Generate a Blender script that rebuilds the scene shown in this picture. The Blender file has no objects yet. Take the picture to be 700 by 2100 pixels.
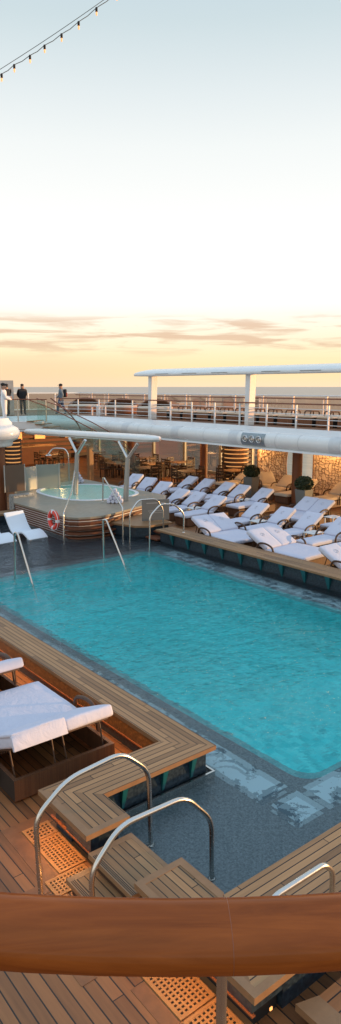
import bpy, bmesh, math, random
from mathutils import Vector, Matrix
from mathutils.geometry import tessellate_polygon
random.seed(7)
R = math.radians
PI = math.pi
scn = bpy.context.scene
COL = scn.collection

# ------------------------------------------------------------------ helpers
class MB:
    """collects faces and builds ONE mesh object"""
    def __init__(s):
        s.v = []; s.f = []; s.m = []; s.s = []
    def add(s, vs, fs, mi=0, smooth=False):
        b = len(s.v)
        s.v += [tuple(p) for p in vs]
        for f in fs:
            s.f.append([b + i for i in f]); s.m.append(mi); s.s.append(smooth)
        return s
    def box(s, x0, x1, y0, y1, z0, z1, mi=0, M=None):
        vs = [Vector(p) for p in ((x0,y0,z0),(x1,y0,z0),(x1,y1,z0),(x0,y1,z0),(x0,y0,z1),(x1,y0,z1),(x1,y1,z1),(x0,y1,z1))]
        if M is not None: vs = [M @ p for p in vs]
        return s.add(vs, [(3,2,1,0),(4,5,6,7),(0,1,5,4),(1,2,6,5),(2,3,7,6),(3,0,4,7)], mi)
    def prism(s, poly, z0, z1, mi=0, mtop=None, mside=None):
        n = len(poly)
        area = sum(poly[i][0]*poly[(i+1)%n][1]-poly[(i+1)%n][0]*poly[i][1] for i in range(n))
        if area < 0: poly = poly[::-1]
        vs = [(x,y,z0) for x,y in poly] + [(x,y,z1) for x,y in poly]
        tris = tessellate_polygon([[Vector((x,y,0)) for x,y in poly]])
        s.add(vs, [(i,(i+1)%n,(i+1)%n+n,i+n) for i in range(n)], mi if mside is None else mside)
        top=[]; bot=[]
        for t in tris:
            a,b,c = t
            ar = (poly[b][0]-poly[a][0])*(poly[c][1]-poly[a][1])-(poly[c][0]-poly[a][0])*(poly[b][1]-poly[a][1])
            if ar < 0: a,c = c,a
            top.append((a+n,b+n,c+n)); bot.append((c,b,a))
        s.add(vs, top, mi if mtop is None else mtop); s.add(vs, bot, mi)
        return s
    def tube(s, pts, r, n=8, mi=0, caps=True, closed=False, r2=None):
        pts = [Vector(p) for p in pts]
        k = len(pts); vs = []; up = Vector((0,0,1))
        prev = None
        for i,p in enumerate(pts):
            if closed: d = pts[(i+1)%k]-pts[i-1]
            else: d = pts[min(i+1,k-1)]-pts[max(i-1,0)]
            d.normalize()
            a = prev - d*prev.dot(d) if prev is not None else d.orthogonal()
            if a.length < 1e-6: a = d.orthogonal()
            a.normalize(); prev = a; b = d.cross(a)
            rr = r[i] if isinstance(r,(list,tuple)) else r
            for j in range(n):
                t = 2*PI*j/n
                vs.append(p + (a*math.cos(t)+b*math.sin(t))*rr)
        fs = []
        for i in range(k if closed else k-1):
            i2 = (i+1)%k
            for j in range(n):
                j2=(j+1)%n
                fs.append((i*n+j, i*n+j2, i2*n+j2, i2*n+j))
        s.add(vs, fs, mi, True)
        if caps and not closed:
            s.add(vs, [list(range(n))[::-1], [(k-1)*n+j for j in range(n)]], mi)
        return s
    def sweep(s, pts, prof, mi=0, up=(0,0,1), closed_prof=True, smooth=True):
        """sweep 2D profile (side, up) along a path"""
        pts=[Vector(p) for p in pts]; k=len(pts); n=len(prof); vs=[]; up=Vector(up)
        for i,p in enumerate(pts):
            d=(pts[min(i+1,k-1)]-pts[max(i-1,0)]).normalized()
            side=d.cross(up).normalized(); u=side.cross(d).normalized()
            for a,b in prof: vs.append(p+side*a+u*b)
        fs=[]
        for i in range(k-1):
            for j in range(n if closed_prof else n-1):
                j2=(j+1)%n
                fs.append((i*n+j,(i+1)*n+j,(i+1)*n+j2,i*n+j2))
        s.add(vs,fs,mi,smooth)
        if closed_prof: s.add(vs,[list(range(n)),[(k-1)*n+j for j in range(n)][::-1]],mi)
        return s
    def lathe(s, prof, cx, cy, n=20, mi=0, smooth=True, cap=True):
        vs=[]
        for r,z in prof:
            for j in range(n):
                t=2*PI*j/n; vs.append((cx+r*math.cos(t), cy+r*math.sin(t), z))
        k=len(prof)
        fs=[(i*n+j,i*n+(j+1)%n,(i+1)*n+(j+1)%n,(i+1)*n+j) for i in range(k-1) for j in range(n)]
        s.add(vs,fs,mi,smooth)
        if cap: s.add(vs,[[j for j in range(n)][::-1],[(k-1)*n+j for j in range(n)]],mi)
        return s
    def ball(s, c, rx, ry=None, rz=None, n=10, mi=0):
        ry = ry or rx; rz = rz or rx
        prof=[(math.sin(PI*i/n), -math.cos(PI*i/n)) for i in range(n+1)]
        vs=[]; m=n+4
        for r,z in prof:
            for j in range(m):
                t=2*PI*j/m; vs.append((c[0]+rx*max(r,.01)*math.cos(t), c[1]+ry*max(r,.01)*math.sin(t), c[2]+rz*z))
        s.add(vs,[(i*m+j,i*m+(j+1)%m,(i+1)*m+(j+1)%m,(i+1)*m+j) for i in range(n) for j in range(m)],mi,True)
        return s
    def build(s, name, mats, parent=None, bevel=0, seg=2, label=None, subsurf=0):
        me = bpy.data.meshes.new(name); me.from_pydata(s.v, [], s.f)
        if not isinstance(mats,(list,tuple)): mats=[mats]
        for m in mats: me.materials.append(m)
        me.polygons.foreach_set('material_index', s.m); me.polygons.foreach_set('use_smooth', s.s)
        me.update()
        if bevel or subsurf:
            bm=bmesh.new(); bm.from_mesh(me); bmesh.ops.remove_doubles(bm, verts=bm.verts, dist=1e-5); bm.to_mesh(me); bm.free()
        o = bpy.data.objects.new(name, me); COL.objects.link(o)
        if parent is not None:
            o.parent = parent
            if parent.type == 'EMPTY': o.location = -parent.location
        if bevel:
            b=o.modifiers.new('bevel','BEVEL'); b.width=bevel; b.segments=seg; b.limit_method='ANGLE'; b.angle_limit=R(40)
            if seg>2:
                for p in me.polygons: p.use_smooth=True
        if subsurf:
            b=o.modifiers.new('sub','SUBSURF'); b.levels=subsurf; b.render_levels=subsurf
            for p in me.polygons: p.use_smooth=True
        if label: o['label']=label
        return o

def tag(o, label, cat, group=None):
    o['label']=label; o['category']=cat
    if group: o['group']=group
    return o
def thing(name, label, cat, loc=(0,0,0), group=None):
    o=bpy.data.objects.new(name,None); COL.objects.link(o); o.location=loc; o.empty_display_size=.2
    return tag(o,label,cat,group)
def struct(o, kind='structure'):
    o['kind']=kind; return o
def dup(root, loc, rotz=0, label=None, group=None):
    def rec(src, par):
        c=src.copy(); COL.objects.link(c)
        if par is not None: c.parent=par
        for ch in list(src.children):
            rec(ch,c)
        return c
    r=rec(root,None); r.location=loc; r.rotation_euler=(0,0,rotz)
    if label: r['label']=label
    if group: r['group']=group
    return r
def arcpts(pts, rad=.08, n=5):
    """round the corners of a polyline"""
    pts=[Vector(p) for p in pts]; out=[pts[0]]
    for i in range(1,len(pts)-1):
        a,b,c=pts[i-1],pts[i],pts[i+1]
        d1=(a-b); d2=(c-b); r=min(rad,d1.length*.45,d2.length*.45)
        p=b+d1.normalized()*r; q=b+d2.normalized()*r
        for k in range(n+1):
            t=k/n; out.append(p*(1-t)**2+b*2*t*(1-t)+q*t*t)
    out.append(pts[-1]); return out

# ------------------------------------------------------------------ materials
def newmat(name):
    m=bpy.data.materials.new(name); m.use_nodes=True
    nt=m.node_tree; b=nt.nodes['Principled BSDF']; return m,nt,b
def nd(nt,t,**kw):
    n=nt.nodes.new(t)
    for k,v in kw.items(): setattr(n,k,v)
    return n
def math_(nt,op,a,b=None,c=None):
    n=nt.nodes.new('ShaderNodeMath'); n.operation=op
    for i,x in enumerate((a,b,c)):
        if x is None: continue
        if isinstance(x,(int,float)): n.inputs[i].default_value=x
        else: nt.links.new(x,n.inputs[i])
    return n.outputs[0]
def mixc(nt,fac,a,b,blend='MIX'):
    n=nt.nodes.new('ShaderNodeMix'); n.data_type='RGBA'; n.blend_type=blend
    for s,x in ((0,fac),(6,a),(7,b)):
        if isinstance(x,(int,float)): n.inputs[s].default_value=x
        elif isinstance(x,tuple): n.inputs[s].default_value=x if len(x)==4 else (*x,1)
        else: nt.links.new(x,n.inputs[s])
    return n.outputs[2]
def noise(nt,vec,scale,detail=3,rough=.5,dist=0):
    n=nd(nt,'ShaderNodeTexNoise'); n.inputs['Scale'].default_value=scale; n.inputs['Detail'].default_value=detail
    n.inputs['Roughness'].default_value=rough; n.inputs['Distortion'].default_value=dist
    if vec is not None: nt.links.new(vec,n.inputs['Vector'])
    return n.outputs['Fac']
def ramp(nt,fac,stops):
    n=nd(nt,'ShaderNodeValToRGB'); e=n.color_ramp.elements
    e[0].position=stops[0][0]; e[0].color=(*stops[0][1],1)
    e[1].position=stops[-1][0]; e[1].color=(*stops[-1][1],1)
    for p,c in stops[1:-1]:
        x=e.new(p); x.color=(*c,1)
    if fac is not None: nt.links.new(fac,n.inputs[0])
    return n.outputs[0]
def bump(nt,b,h,strength=.3,dist=.01):
    n=nd(nt,'ShaderNodeBump'); n.inputs['Strength'].default_value=strength; n.inputs['Distance'].default_value=dist
    nt.links.new(h,n.inputs['Height']); nt.links.new(n.outputs[0],b.inputs['Normal'])
def objpos(nt):
    return nd(nt,'ShaderNodeTexCoord').outputs['Object']
def worldpos(nt):
    return nd(nt,'ShaderNodeNewGeometry').outputs['Position']

def plain(name,col,rough=.5,metal=0,var=.12,scale=6,spec=.5,bumps=0,coat=0):
    m,nt,b=newmat(name)
    p=objpos(nt); n=noise(nt,p,scale,4,.6)
    f=math_(nt,'MULTIPLY_ADD',n,2*var,1-var)
    mm=nd(nt,'ShaderNodeVectorMath',operation='SCALE'); mm.inputs[0].default_value=col; nt.links.new(f,mm.inputs['Scale'])
    nt.links.new(mm.outputs[0],b.inputs['Base Color'])
    b.inputs['Roughness'].default_value=rough; b.inputs['Metallic'].default_value=metal
    b.inputs['Specular IOR Level'].default_value=spec; b.inputs['Coat Weight'].default_value=coat
    rr=math_(nt,'MULTIPLY_ADD',noise(nt,p,scale*2.3,3),.2,rough-.1); nt.links.new(rr,b.inputs['Roughness'])
    if bumps: bump(nt,b,noise(nt,p,scale*8,3),bumps,.01)
    return m
def emit(name,col,strength):
    m,nt,b=newmat(name); b.inputs['Base Color'].default_value=(*col,1)
    b.inputs['Emission Color'].default_value=(*col,1); b.inputs['Emission Strength'].default_value=strength
    return m
def planks(name,axis,w,L,c0,c1,seamcol=(.012,.009,.007),seam=.06,off=0.,rough=.55,frame=worldpos,wear=(.38,.24,.125),wearf=.25):
    """caulked teak boards running along an axis"""
    m,nt,b=newmat(name)
    pos=frame(nt); sp=nd(nt,'ShaderNodeSeparateXYZ'); nt.links.new(pos,sp.inputs[0])
    al=sp.outputs[axis]; ac=sp.outputs[1-axis]
    u=math_(nt,'DIVIDE',math_(nt,'ADD',ac,off),w)
    cell=math_(nt,'FLOOR',u); fr=math_(nt,'FRACT',u)
    d=math_(nt,'ABSOLUTE',math_(nt,'SUBTRACT',fr,.5))
    s1=math_(nt,'GREATER_THAN',d,.5-seam)
    w1=nd(nt,'ShaderNodeTexWhiteNoise',noise_dimensions='1D'); nt.links.new(cell,w1.inputs['W'])
    v=math_(nt,'ADD',math_(nt,'DIVIDE',al,L),math_(nt,'MULTIPLY',w1.outputs[0],7.3))
    bid=math_(nt,'FLOOR',v); bf=math_(nt,'FRACT',v)
    s2=math_(nt,'LESS_THAN',bf,seam*w*1.6/L)
    cb=nd(nt,'ShaderNodeCombineXYZ'); nt.links.new(cell,cb.inputs[0]); nt.links.new(bid,cb.inputs[1])
    w2=nd(nt,'ShaderNodeTexWhiteNoise',noise_dimensions='2D'); nt.links.new(cb.outputs[0],w2.inputs['Vector'])
    # grain
    g=nd(nt,'ShaderNodeMapping'); sc=[28,28,28]; sc[axis]=1.6; g.inputs['Scale'].default_value=sc
    ad=nd(nt,'ShaderNodeVectorMath',operation='ADD'); nt.links.new(pos,ad.inputs[0])
    sc2=nd(nt,'ShaderNodeVectorMath',operation='SCALE'); nt.links.new(w2.outputs['Color'],sc2.inputs[0]); sc2.inputs['Scale'].default_value=9
    nt.links.new(sc2.outputs[0],ad.inputs[1]); nt.links.new(ad.outputs[0],g.inputs[0])
    gr=noise(nt,g.outputs[0],1.,5,.6)
    t=math_(nt,'ADD',math_(nt,'MULTIPLY',w2.outputs[0],.55),math_(nt,'MULTIPLY',gr,.6))
    t=math_(nt,'MULTIPLY_ADD',math_(nt,'SUBTRACT',t,.57),1.35,.5)
    col=mixc(nt,t,c0,c1)
    wn=noise(nt,pos,1.7,4,.6)
    col=mixc(nt,math_(nt,'MULTIPLY',math_(nt,'MULTIPLY',wn,wn),wearf*2),col,wear)
    seamm=math_(nt,'MAXIMUM',s1,s2)
    col=mixc(nt,seamm,col,seamcol)
    nt.links.new(col,b.inputs['Base Color'])
    nt.links.new(math_(nt,'MULTIPLY_ADD',wn,.3,rough-.12),b.inputs['Roughness'])
    h=math_(nt,'SUBTRACT',math_(nt,'MULTIPLY',gr,.3),seamm)
    bump(nt,b,h,.35,.004)
    return m
def mosaic(name,cols,size=.022,rough=.35,frame=worldpos):
    m,nt,b=newmat(name)
    pos=frame(nt)
    v=nd(nt,'ShaderNodeVectorMath',operation='SCALE'); nt.links.new(pos,v.inputs[0]); v.inputs['Scale'].default_value=1/size
    fl=nd(nt,'ShaderNodeVectorMath',operation='FLOOR'); nt.links.new(v.outputs[0],fl.inputs[0])
    w=nd(nt,'ShaderNodeTexWhiteNoise',noise_dimensions='3D'); nt.links.new(fl.outputs[0],w.inputs['Vector'])
    c=ramp(nt,w.outputs[0],[(i/(len(cols)-1),k) for i,k in enumerate(cols)])
    big=noise(nt,pos,.9,3)
    c=mixc(nt,math_(nt,'MULTIPLY_ADD',big,.5,0),c,cols[0],'MIX')
    nt.links.new(c,b.inputs['Base Color']); b.inputs['Roughness'].default_value=rough
    return m

TEAK0=(.145,.070,.028); TEAK1=(.42,.235,.105)
M={}
M['bench_x']=planks('teak_bench_x',0,.075,1.9,TEAK0,TEAK1,seam=.07,off=.012)
M['bench_y']=planks('teak_bench_y',1,.075,1.9,TEAK0,TEAK1,seam=.07,off=.0)
M['bench_edge']=plain('teak_edge',(.26,.145,.070),.5,var=.25,scale=9)
M['deck_y']=planks('teak_deck_y',1,.105,1.7,(.085,.029,.009),(.34,.138,.046),seam=.055,rough=.5,wear=(.34,.17,.07),wearf=.2)
M['deck_x']=planks('teak_deck_x',0,.105,1.7,(.085,.029,.009),(.34,.138,.046),seam=.055,rough=.5,wear=(.34,.17,.07),wearf=.2)
M['deck_board']=plain('teak_board',(.21,.088,.034),.5,var=.45,scale=7)
M['grate']=plain('teak_grate',(.42,.19,.06),.5,var=.2,scale=8)
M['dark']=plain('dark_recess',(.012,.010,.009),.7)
M['mosaic_dark']=mosaic('dark_mosaic',[(.008,.016,.026),(.02,.035,.05),(.04,.065,.085),(.012,.022,.033)],.022)
M['mosaic_brown']=mosaic('bronze_mosaic',[(.03,.018,.010),(.09,.05,.024),(.05,.03,.016),(.15,.08,.035)],.022)
M['mosaic_floor']=mosaic('ledge_mosaic',[(.08,.115,.135),(.13,.175,.20),(.26,.32,.34),(.10,.14,.165)],.016)
M['mosaic_grey']=mosaic('grey_mosaic',[(.12,.13,.13),(.3,.32,.32),(.45,.47,.46),(.2,.22,.22)],.05)
M['basin']=mosaic('turquoise_ripple_mosaic',[(.0,.47,.51),(.004,.78,.81),(.11,.95,.95),(.0,.64,.68)],.12)  # strong tile contrast paints the light and dark of ripples into the floor
M['teal']=plain('teal_bracket',(.006,.10,.115),.4)
M['steel']=plain('brushed_steel',(.62,.60,.57),.24,1,var=.06,scale=30)
M['chrome']=plain('polished_steel',(.75,.75,.75),.15,1,var=.05,scale=20)
M['white']=plain('white_paint',(.74,.76,.77),.4,var=.06,scale=2)
M['white_gloss']=plain('white_gloss',(.78,.80,.80),.25,var=.05,scale=1.5)
M['grey_band']=plain('grey_band',(.64,.67,.69),.4)
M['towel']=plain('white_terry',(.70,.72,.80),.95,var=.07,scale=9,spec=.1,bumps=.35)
M['cream']=plain('cream_canvas',(.62,.53,.42),.9,var=.1,scale=6,spec=.1)
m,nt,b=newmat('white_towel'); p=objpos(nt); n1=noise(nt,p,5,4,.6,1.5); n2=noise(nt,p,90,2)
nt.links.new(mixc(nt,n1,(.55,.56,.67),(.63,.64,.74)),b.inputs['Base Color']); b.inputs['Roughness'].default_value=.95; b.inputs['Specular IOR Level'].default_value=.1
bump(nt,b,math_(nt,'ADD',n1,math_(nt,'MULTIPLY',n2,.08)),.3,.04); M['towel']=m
M['emblem']=plain('grey_stitching',(.60,.62,.70),.9,var=.05)
M['bronze']=plain('bronze_wicker_tube',(.075,.035,.018),.5,var=.3,scale=25)
M['plaster']=plain('white_moulding',(.76,.78,.80),.45,var=.04,scale=2)
M['moulded']=plain('moulded_white_plastic',(.72,.78,.86),.35,var=.04,scale=2)
M['redwood']=plain('red_teak',(.14,.045,.019),.42,var=.35,scale=5)
M['column']=plain('copper_brown',(.19,.065,.026),.45,var=.2,scale=3)
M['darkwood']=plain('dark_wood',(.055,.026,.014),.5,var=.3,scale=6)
M['tabletop']=plain('oak_top',(.36,.21,.11),.4,var=.2,scale=6)
M['grey_seam']=plain('grey_seam',(.56,.58,.58),.5)
M['planter']=plain('grey_planter',(.16,.17,.165),.55,var=.1)
M['alu']=plain('grey_aluminium',(.42,.42,.40),.4,.4)
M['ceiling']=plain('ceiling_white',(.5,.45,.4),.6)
M['stone']=plain('cream_stone',(.26,.23,.18),.5,var=.25,scale=4)
M['sign']=plain('grey_board',(.13,.14,.145),.5,var=.08)
M['signtext']=plain('board_lettering',(.33,.34,.35),.6)
M['buoy']=plain('orange_buoy',(.75,.055,.03),.45,var=.08)
M['black']=plain('black_cloth',(.012,.013,.018),.85)
M['denim']=plain('blue_denim',(.05,.08,.15),.85)
M['greyshirt']=plain('grey_shirt',(.16,.2,.24),.85)
M['whitecloth']=plain('white_uniform',(.78,.78,.80),.85)
M['skin']=plain('skin',(.42,.23,.15),.55)
M['hair']=plain('dark_hair',(.02,.013,.01),.7)
M['redpatch']=plain('dark_red_nylon',(.25,.03,.02),.7)
M['bulbglow']=emit('warm_bulb',(1,.42,.16),.95)
M['led']=emit('warm_led',(1,.42,.12),1.6)
M['lampglow']=emit('lamp_diffuser',(1,.62,.28),9)
M['lantern_core']=emit('lantern_core',(1,.46,.15),.55)
M['daybed']=plain('brown_rattan',(.24,.11,.06),.7,var=.3,scale=20)
M['panelgrey']=plain('grey_lamp_panel',(.30,.34,.36),.3,.5,var=.1)

def wicker(name,c0,c1):
    m,nt,b=newmat(name); p=objpos(nt)
    w=nd(nt,'ShaderNodeTexBrick'); nt.links.new(p,w.inputs['Vector']); w.inputs['Scale'].default_value=22
    w.inputs['Color1'].default_value=(*c0,1); w.inputs['Color2'].default_value=(*c1,1); w.inputs['Mortar'].default_value=(.015,.008,.005,1)
    w.inputs['Mortar Size'].default_value=.03
    nt.links.new(w.outputs[0],b.inputs['Base Color']); b.inputs['Roughness'].default_value=.6
    return m
M['wicker']=wicker('dark_wicker',(.18,.075,.032),(.12,.05,.022)); M['wicker2']=wicker('brown_wicker',(.30,.13,.06),(.2,.085,.04))

def glassmat(name,tint,refl=.5,rough=.02,diff=0.,dcol=(.6,.6,.6)):
    m=bpy.data.materials.new(name); m.use_nodes=True; nt=m.node_tree
    for n in list(nt.nodes):
        if n.type!='OUTPUT_MATERIAL': nt.nodes.remove(n)
    out=[n for n in nt.nodes if n.type=='OUTPUT_MATERIAL'][0]
    t=nd(nt,'ShaderNodeBsdfTransparent'); t.inputs[0].default_value=(*tint,1)
    g=nd(nt,'ShaderNodeBsdfGlossy'); g.inputs['Roughness'].default_value=rough
    fr=nd(nt,'ShaderNodeFresnel'); fr.inputs[0].default_value=1.45
    mx=nd(nt,'ShaderNodeMixShader'); nt.links.new(math_(nt,'MULTIPLY',fr.outputs[0],refl),mx.inputs[0])
    nt.links.new(t.outputs[0],mx.inputs[1]); nt.links.new(g.outputs[0],mx.inputs[2])
    last=mx.outputs[0]
    if diff:
        d=nd(nt,'ShaderNodeBsdfDiffuse'); d.inputs[0].default_value=(*dcol,1)
        m2=nd(nt,'ShaderNodeMixShader'); m2.inputs[0].default_value=diff
        nt.links.new(last,m2.inputs[1]); nt.links.new(d.outputs[0],m2.inputs[2]); last=m2.outputs[0]
    nt.links.new(last,out.inputs[0]); return m
M['glass']=glassmat('clear_glass',(.90,.95,.93),.8)
M['glass_green']=glassmat('green_glass',(.76,.86,.83),.8,diff=.07,dcol=(.5,.68,.64))
M['glass_tint']=glassmat('bronze_glass',(.74,.55,.43),.5)
M['glass_frost']=glassmat('frosted_glass',(.62,.66,.62),.4,.2,diff=.55,dcol=(.42,.46,.42))
M['glass_brown']=glassmat('bronze_screen',(.4,.32,.27),.4,.2,diff=.6,dcol=(.22,.16,.12))

def watermat(name,tint,scale,strength,dist,refr=.45,stretch=(1,1,1),ior=1.33,gl=1.):
    m=bpy.data.materials.new(name); m.use_nodes=True; nt=m.node_tree
    for n in list(nt.nodes):
        if n.type!='OUTPUT_MATERIAL': nt.nodes.remove(n)
    out=[n for n in nt.nodes if n.type=='OUTPUT_MATERIAL'][0]
    p=worldpos(nt); mp=nd(nt,'ShaderNodeMapping'); mp.inputs['Scale'].default_value=stretch; nt.links.new(p,mp.inputs[0])
    mp.inputs['Rotation'].default_value=(0,0,R(20))
    h=math_(nt,'ADD',noise(nt,mp.outputs[0],scale,3,.55,.6),math_(nt,'MULTIPLY',noise(nt,mp.outputs[0],scale*2.9,2,.55,.4),.5))
    h=math_(nt,'ADD',h,math_(nt,'MULTIPLY',noise(nt,mp.outputs[0],scale*.33,1,.5,.8),1.2))
    # calm and lively patches
    live=math_(nt,'POWER',noise(nt,p,.45,2,.5),1.6)
    # the sheltered near end of the pool is calm
    sy=nd(nt,'ShaderNodeSeparateXYZ'); nt.links.new(p,sy.inputs[0])
    cm_=nd(nt,'ShaderNodeMapRange',interpolation_type='SMOOTHSTEP'); cm_.inputs[1].default_value=4.4; cm_.inputs[2].default_value=8.5; cm_.inputs[3].default_value=.10; cm_.inputs[4].default_value=1.0; nt.links.new(sy.outputs[1],cm_.inputs[0])
    strength=math_(nt,'MULTIPLY',cm_.outputs[0],strength)
    bp=nd(nt,'ShaderNodeBump'); bp.inputs['Distance'].default_value=dist
    nt.links.new(h,bp.inputs['Height'])
    nt.links.new(math_(nt,'MULTIPLY',math_(nt,'MULTIPLY_ADD',live,2.6,.12),strength),bp.inputs['Strength'])
    t=nd(nt,'ShaderNodeBsdfTransparent'); t.inputs[0].default_value=(*tint,1)
    r=nd(nt,'ShaderNodeBsdfRefraction'); r.inputs['IOR'].default_value=ior; r.inputs['Roughness'].default_value=.0; r.inputs[0].default_value=(*tint,1)
    nt.links.new(bp.outputs[0],r.inputs['Normal'])
    g=nd(nt,'ShaderNodeBsdfGlossy'); g.inputs['Roughness'].default_value=.03; nt.links.new(bp.outputs[0],g.inputs['Normal'])
    fr=nd(nt,'ShaderNodeFresnel'); fr.inputs[0].default_value=1.33; nt.links.new(bp.outputs[0],fr.inputs['Normal'])
    m1=nd(nt,'ShaderNodeMixShader'); m1.inputs[0].default_value=refr; nt.links.new(t.outputs[0],m1.inputs[1]); nt.links.new(r.outputs[0],m1.inputs[2])
    m2=nd(nt,'ShaderNodeMixShader'); nt.links.new(math_(nt,'MULTIPLY',fr.outputs[0],gl),m2.inputs[0]); nt.links.new(m1.outputs[0],m2.inputs[1]); nt.links.new(g.outputs[0],m2.inputs[2])
    nt.links.new(m2.outputs[0],out.inputs[0]); return m
M['water']=watermat('pool_water',(.96,1.0,1.0),3.4,1.7,.06,.6,(1,1.4,1),gl=.66)
M['spa_water']=watermat('spa_water',(.95,.99,.97),5,.5,.02,.15,gl=.6)

# ------------------------------------------------------------------ world
w=bpy.data.worlds.new('World'); scn.world=w; w.use_nodes=True; nt=w.node_tree
bg=nt.nodes['Background']; bg.inputs['Strength'].default_value=.1
SUN_EL=R(4.0); SUN_DIR=Vector((math.cos(R(-32))*math.cos(SUN_EL),math.sin(R(-32))*math.cos(SUN_EL),math.sin(SUN_EL)))
sky=nd(nt,'ShaderNodeTexSky',sky_type='NISHITA'); sky.sun_disc=False; sky.sun_elevation=SUN_EL
sky.sun_rotation=math.atan2(SUN_DIR.x,SUN_DIR.y)
tc=nd(nt,'ShaderNodeTexCoord'); sp=nd(nt,'ShaderNodeSeparateXYZ'); nt.links.new(tc.outputs['Generated'],sp.inputs[0])
def L(r,g,b):
    f=lambda c:(c/255/12.92 if c/255<=.04045 else ((c/255+.055)/1.055)**2.4)
    return (f(r),f(g),f(b))
z=sp.outputs[2]
zz=math_(nt,'MULTIPLY_ADD',z,.5,.5)
def zp(v): return v*.5+.5
grad=ramp(nt,zz,[(0,L(60,70,80)),(zp(-.02),L(150,140,130)),(zp(.0),L(253,224,186)),(zp(.02),L(255,226,172)),(zp(.045),L(255,236,192)),
  (zp(.09),L(255,247,228)),(zp(.117),L(255,253,249)),(zp(.164),L(253,253,251)),(zp(.25),L(244,245,243)),(zp(.305),L(236,240,239)),(zp(.36),L(222,230,232)),(zp(.43),L(200,215,220)),(zp(.50),(.50,.62,.70)),(zp(.62),(.54,.69,.84)),(1,(.60,.78,1.0))])
# azimuth glow toward the low sun
dt=nd(nt,'ShaderNodeVectorMath',operation='DOT_PRODUCT'); nt.links.new(tc.outputs['Generated'],dt.inputs[0]); dt.inputs[1].default_value=SUN_DIR
near=math_(nt,'POWER',math_(nt,'MAXIMUM',dt.outputs['Value'],0),3)
low=math_(nt,'POWER',math_(nt,'SUBTRACT',1,math_(nt,'MINIMUM',math_(nt,'ABSOLUTE',z),1)),9)
grad=mixc(nt,math_(nt,'MULTIPLY',math_(nt,'MULTIPLY',near,low),.45),grad,(1.7,.95,.42))
# clouds: long streaks low over the horizon
az=math_(nt,'ARCTAN2',sp.outputs[0],sp.outputs[1])
cv=nd(nt,'ShaderNodeCombineXYZ'); nt.links.new(math_(nt,'MULTIPLY',az,9.),cv.inputs[0]); nt.links.new(math_(nt,'MULTIPLY',z,100),cv.inputs[1])
cn=nd(nt,'ShaderNodeTexNoise'); cn.inputs['Scale'].default_value=.8; cn.inputs['Detail'].default_value=6; cn.inputs['Roughness'].default_value=.58; cn.inputs['Distortion'].default_value=.5
nt.links.new(cv.outputs[0],cn.inputs['Vector'])
cm=nd(nt,'ShaderNodeMapRange'); cm.inputs[1].default_value=.47; cm.inputs[2].default_value=.60; nt.links.new(cn.outputs['Fac'],cm.inputs[0])
b1=nd(nt,'ShaderNodeMapRange',interpolation_type='SMOOTHSTEP'); b1.inputs[1].default_value=.035; b1.inputs[2].default_value=.06; nt.links.new(z,b1.inputs[0])
b2=nd(nt,'ShaderNodeMapRange',interpolation_type='SMOOTHSTEP'); b2.inputs[1].default_value=.105; b2.inputs[2].default_value=.085; nt.links.new(z,b2.inputs[0])
cf=math_(nt,'MULTIPLY',math_(nt,'MULTIPLY',cm.outputs[0],b1.outputs[0]),b2.outputs[0])
skyc=mixc(nt,math_(nt,'MULTIPLY',cf,.72),grad,L(218,178,148))
# soft peach bank low on the left
cv2=nd(nt,'ShaderNodeCombineXYZ'); nt.links.new(math_(nt,'MULTIPLY',az,2.2),cv2.inputs[0]); nt.links.new(math_(nt,'MULTIPLY',z,18),cv2.inputs[1])
n2=noise(nt,cv2.outputs[0],1.,4,.5)
b3=nd(nt,'ShaderNodeMapRange',interpolation_type='SMOOTHSTEP'); b3.inputs[1].default_value=.055; b3.inputs[2].default_value=.03; nt.links.new(z,b3.inputs[0])
b4=nd(nt,'ShaderNodeMapRange',interpolation_type='SMOOTHSTEP'); b4.inputs[1].default_value=.75; b4.inputs[2].default_value=.45; nt.links.new(az,b4.inputs[0])
skyc=mixc(nt,math_(nt,'MULTIPLY',math_(nt,'MULTIPLY',b3.outputs[0],b4.outputs[0]),.6),skyc,L(246,208,172))
sc=nd(nt,'ShaderNodeVectorMath',operation='SCALE'); nt.links.new(skyc,sc.inputs[0]); sc.inputs['Scale'].default_value=10.5
fin=mixc(nt,.03,sc.outputs[0],sky.outputs[0])
nt.links.new(fin,bg.inputs['Color'])

# ------------------------------------------------------------------ camera
cam=bpy.data.cameras.new('camera'); co=bpy.data.objects.new('camera',cam); COL.objects.link(co); scn.camera=co
EYE=4.6
co.location=(0,0,EYE); pitch=math.atan((1050-793)/1400); A=R(38.5)
co.rotation_euler=(PI/2-pitch,0,-A)
cam.sensor_fit='VERTICAL'; cam.sensor_height=24; cam.lens=24*1400/2100; cam.clip_start=.05; cam.clip_end=100000
FW=Vector((math.sin(A),math.cos(A),0)); RT=Vector((math.cos(A),-math.sin(A),0))
def P(fwd,lat,z): return FW*fwd+RT*lat+Vector((0,0,z))

# ------------------------------------------------------------------ sun
sl=bpy.data.lights.new('sun','SUN'); sl.energy=5.0; sl.angle=R(.6); sl.color=(1,.54,.22)
so=bpy.data.objects.new('sun',sl); COL.objects.link(so); so.rotation_euler=SUN_DIR.to_track_quat('Z','Y').to_euler()

scn.view_settings.view_transform='Standard'; scn.view_settings.look='None'; scn.view_settings.exposure=.10; scn.view_settings.gamma=1

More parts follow.
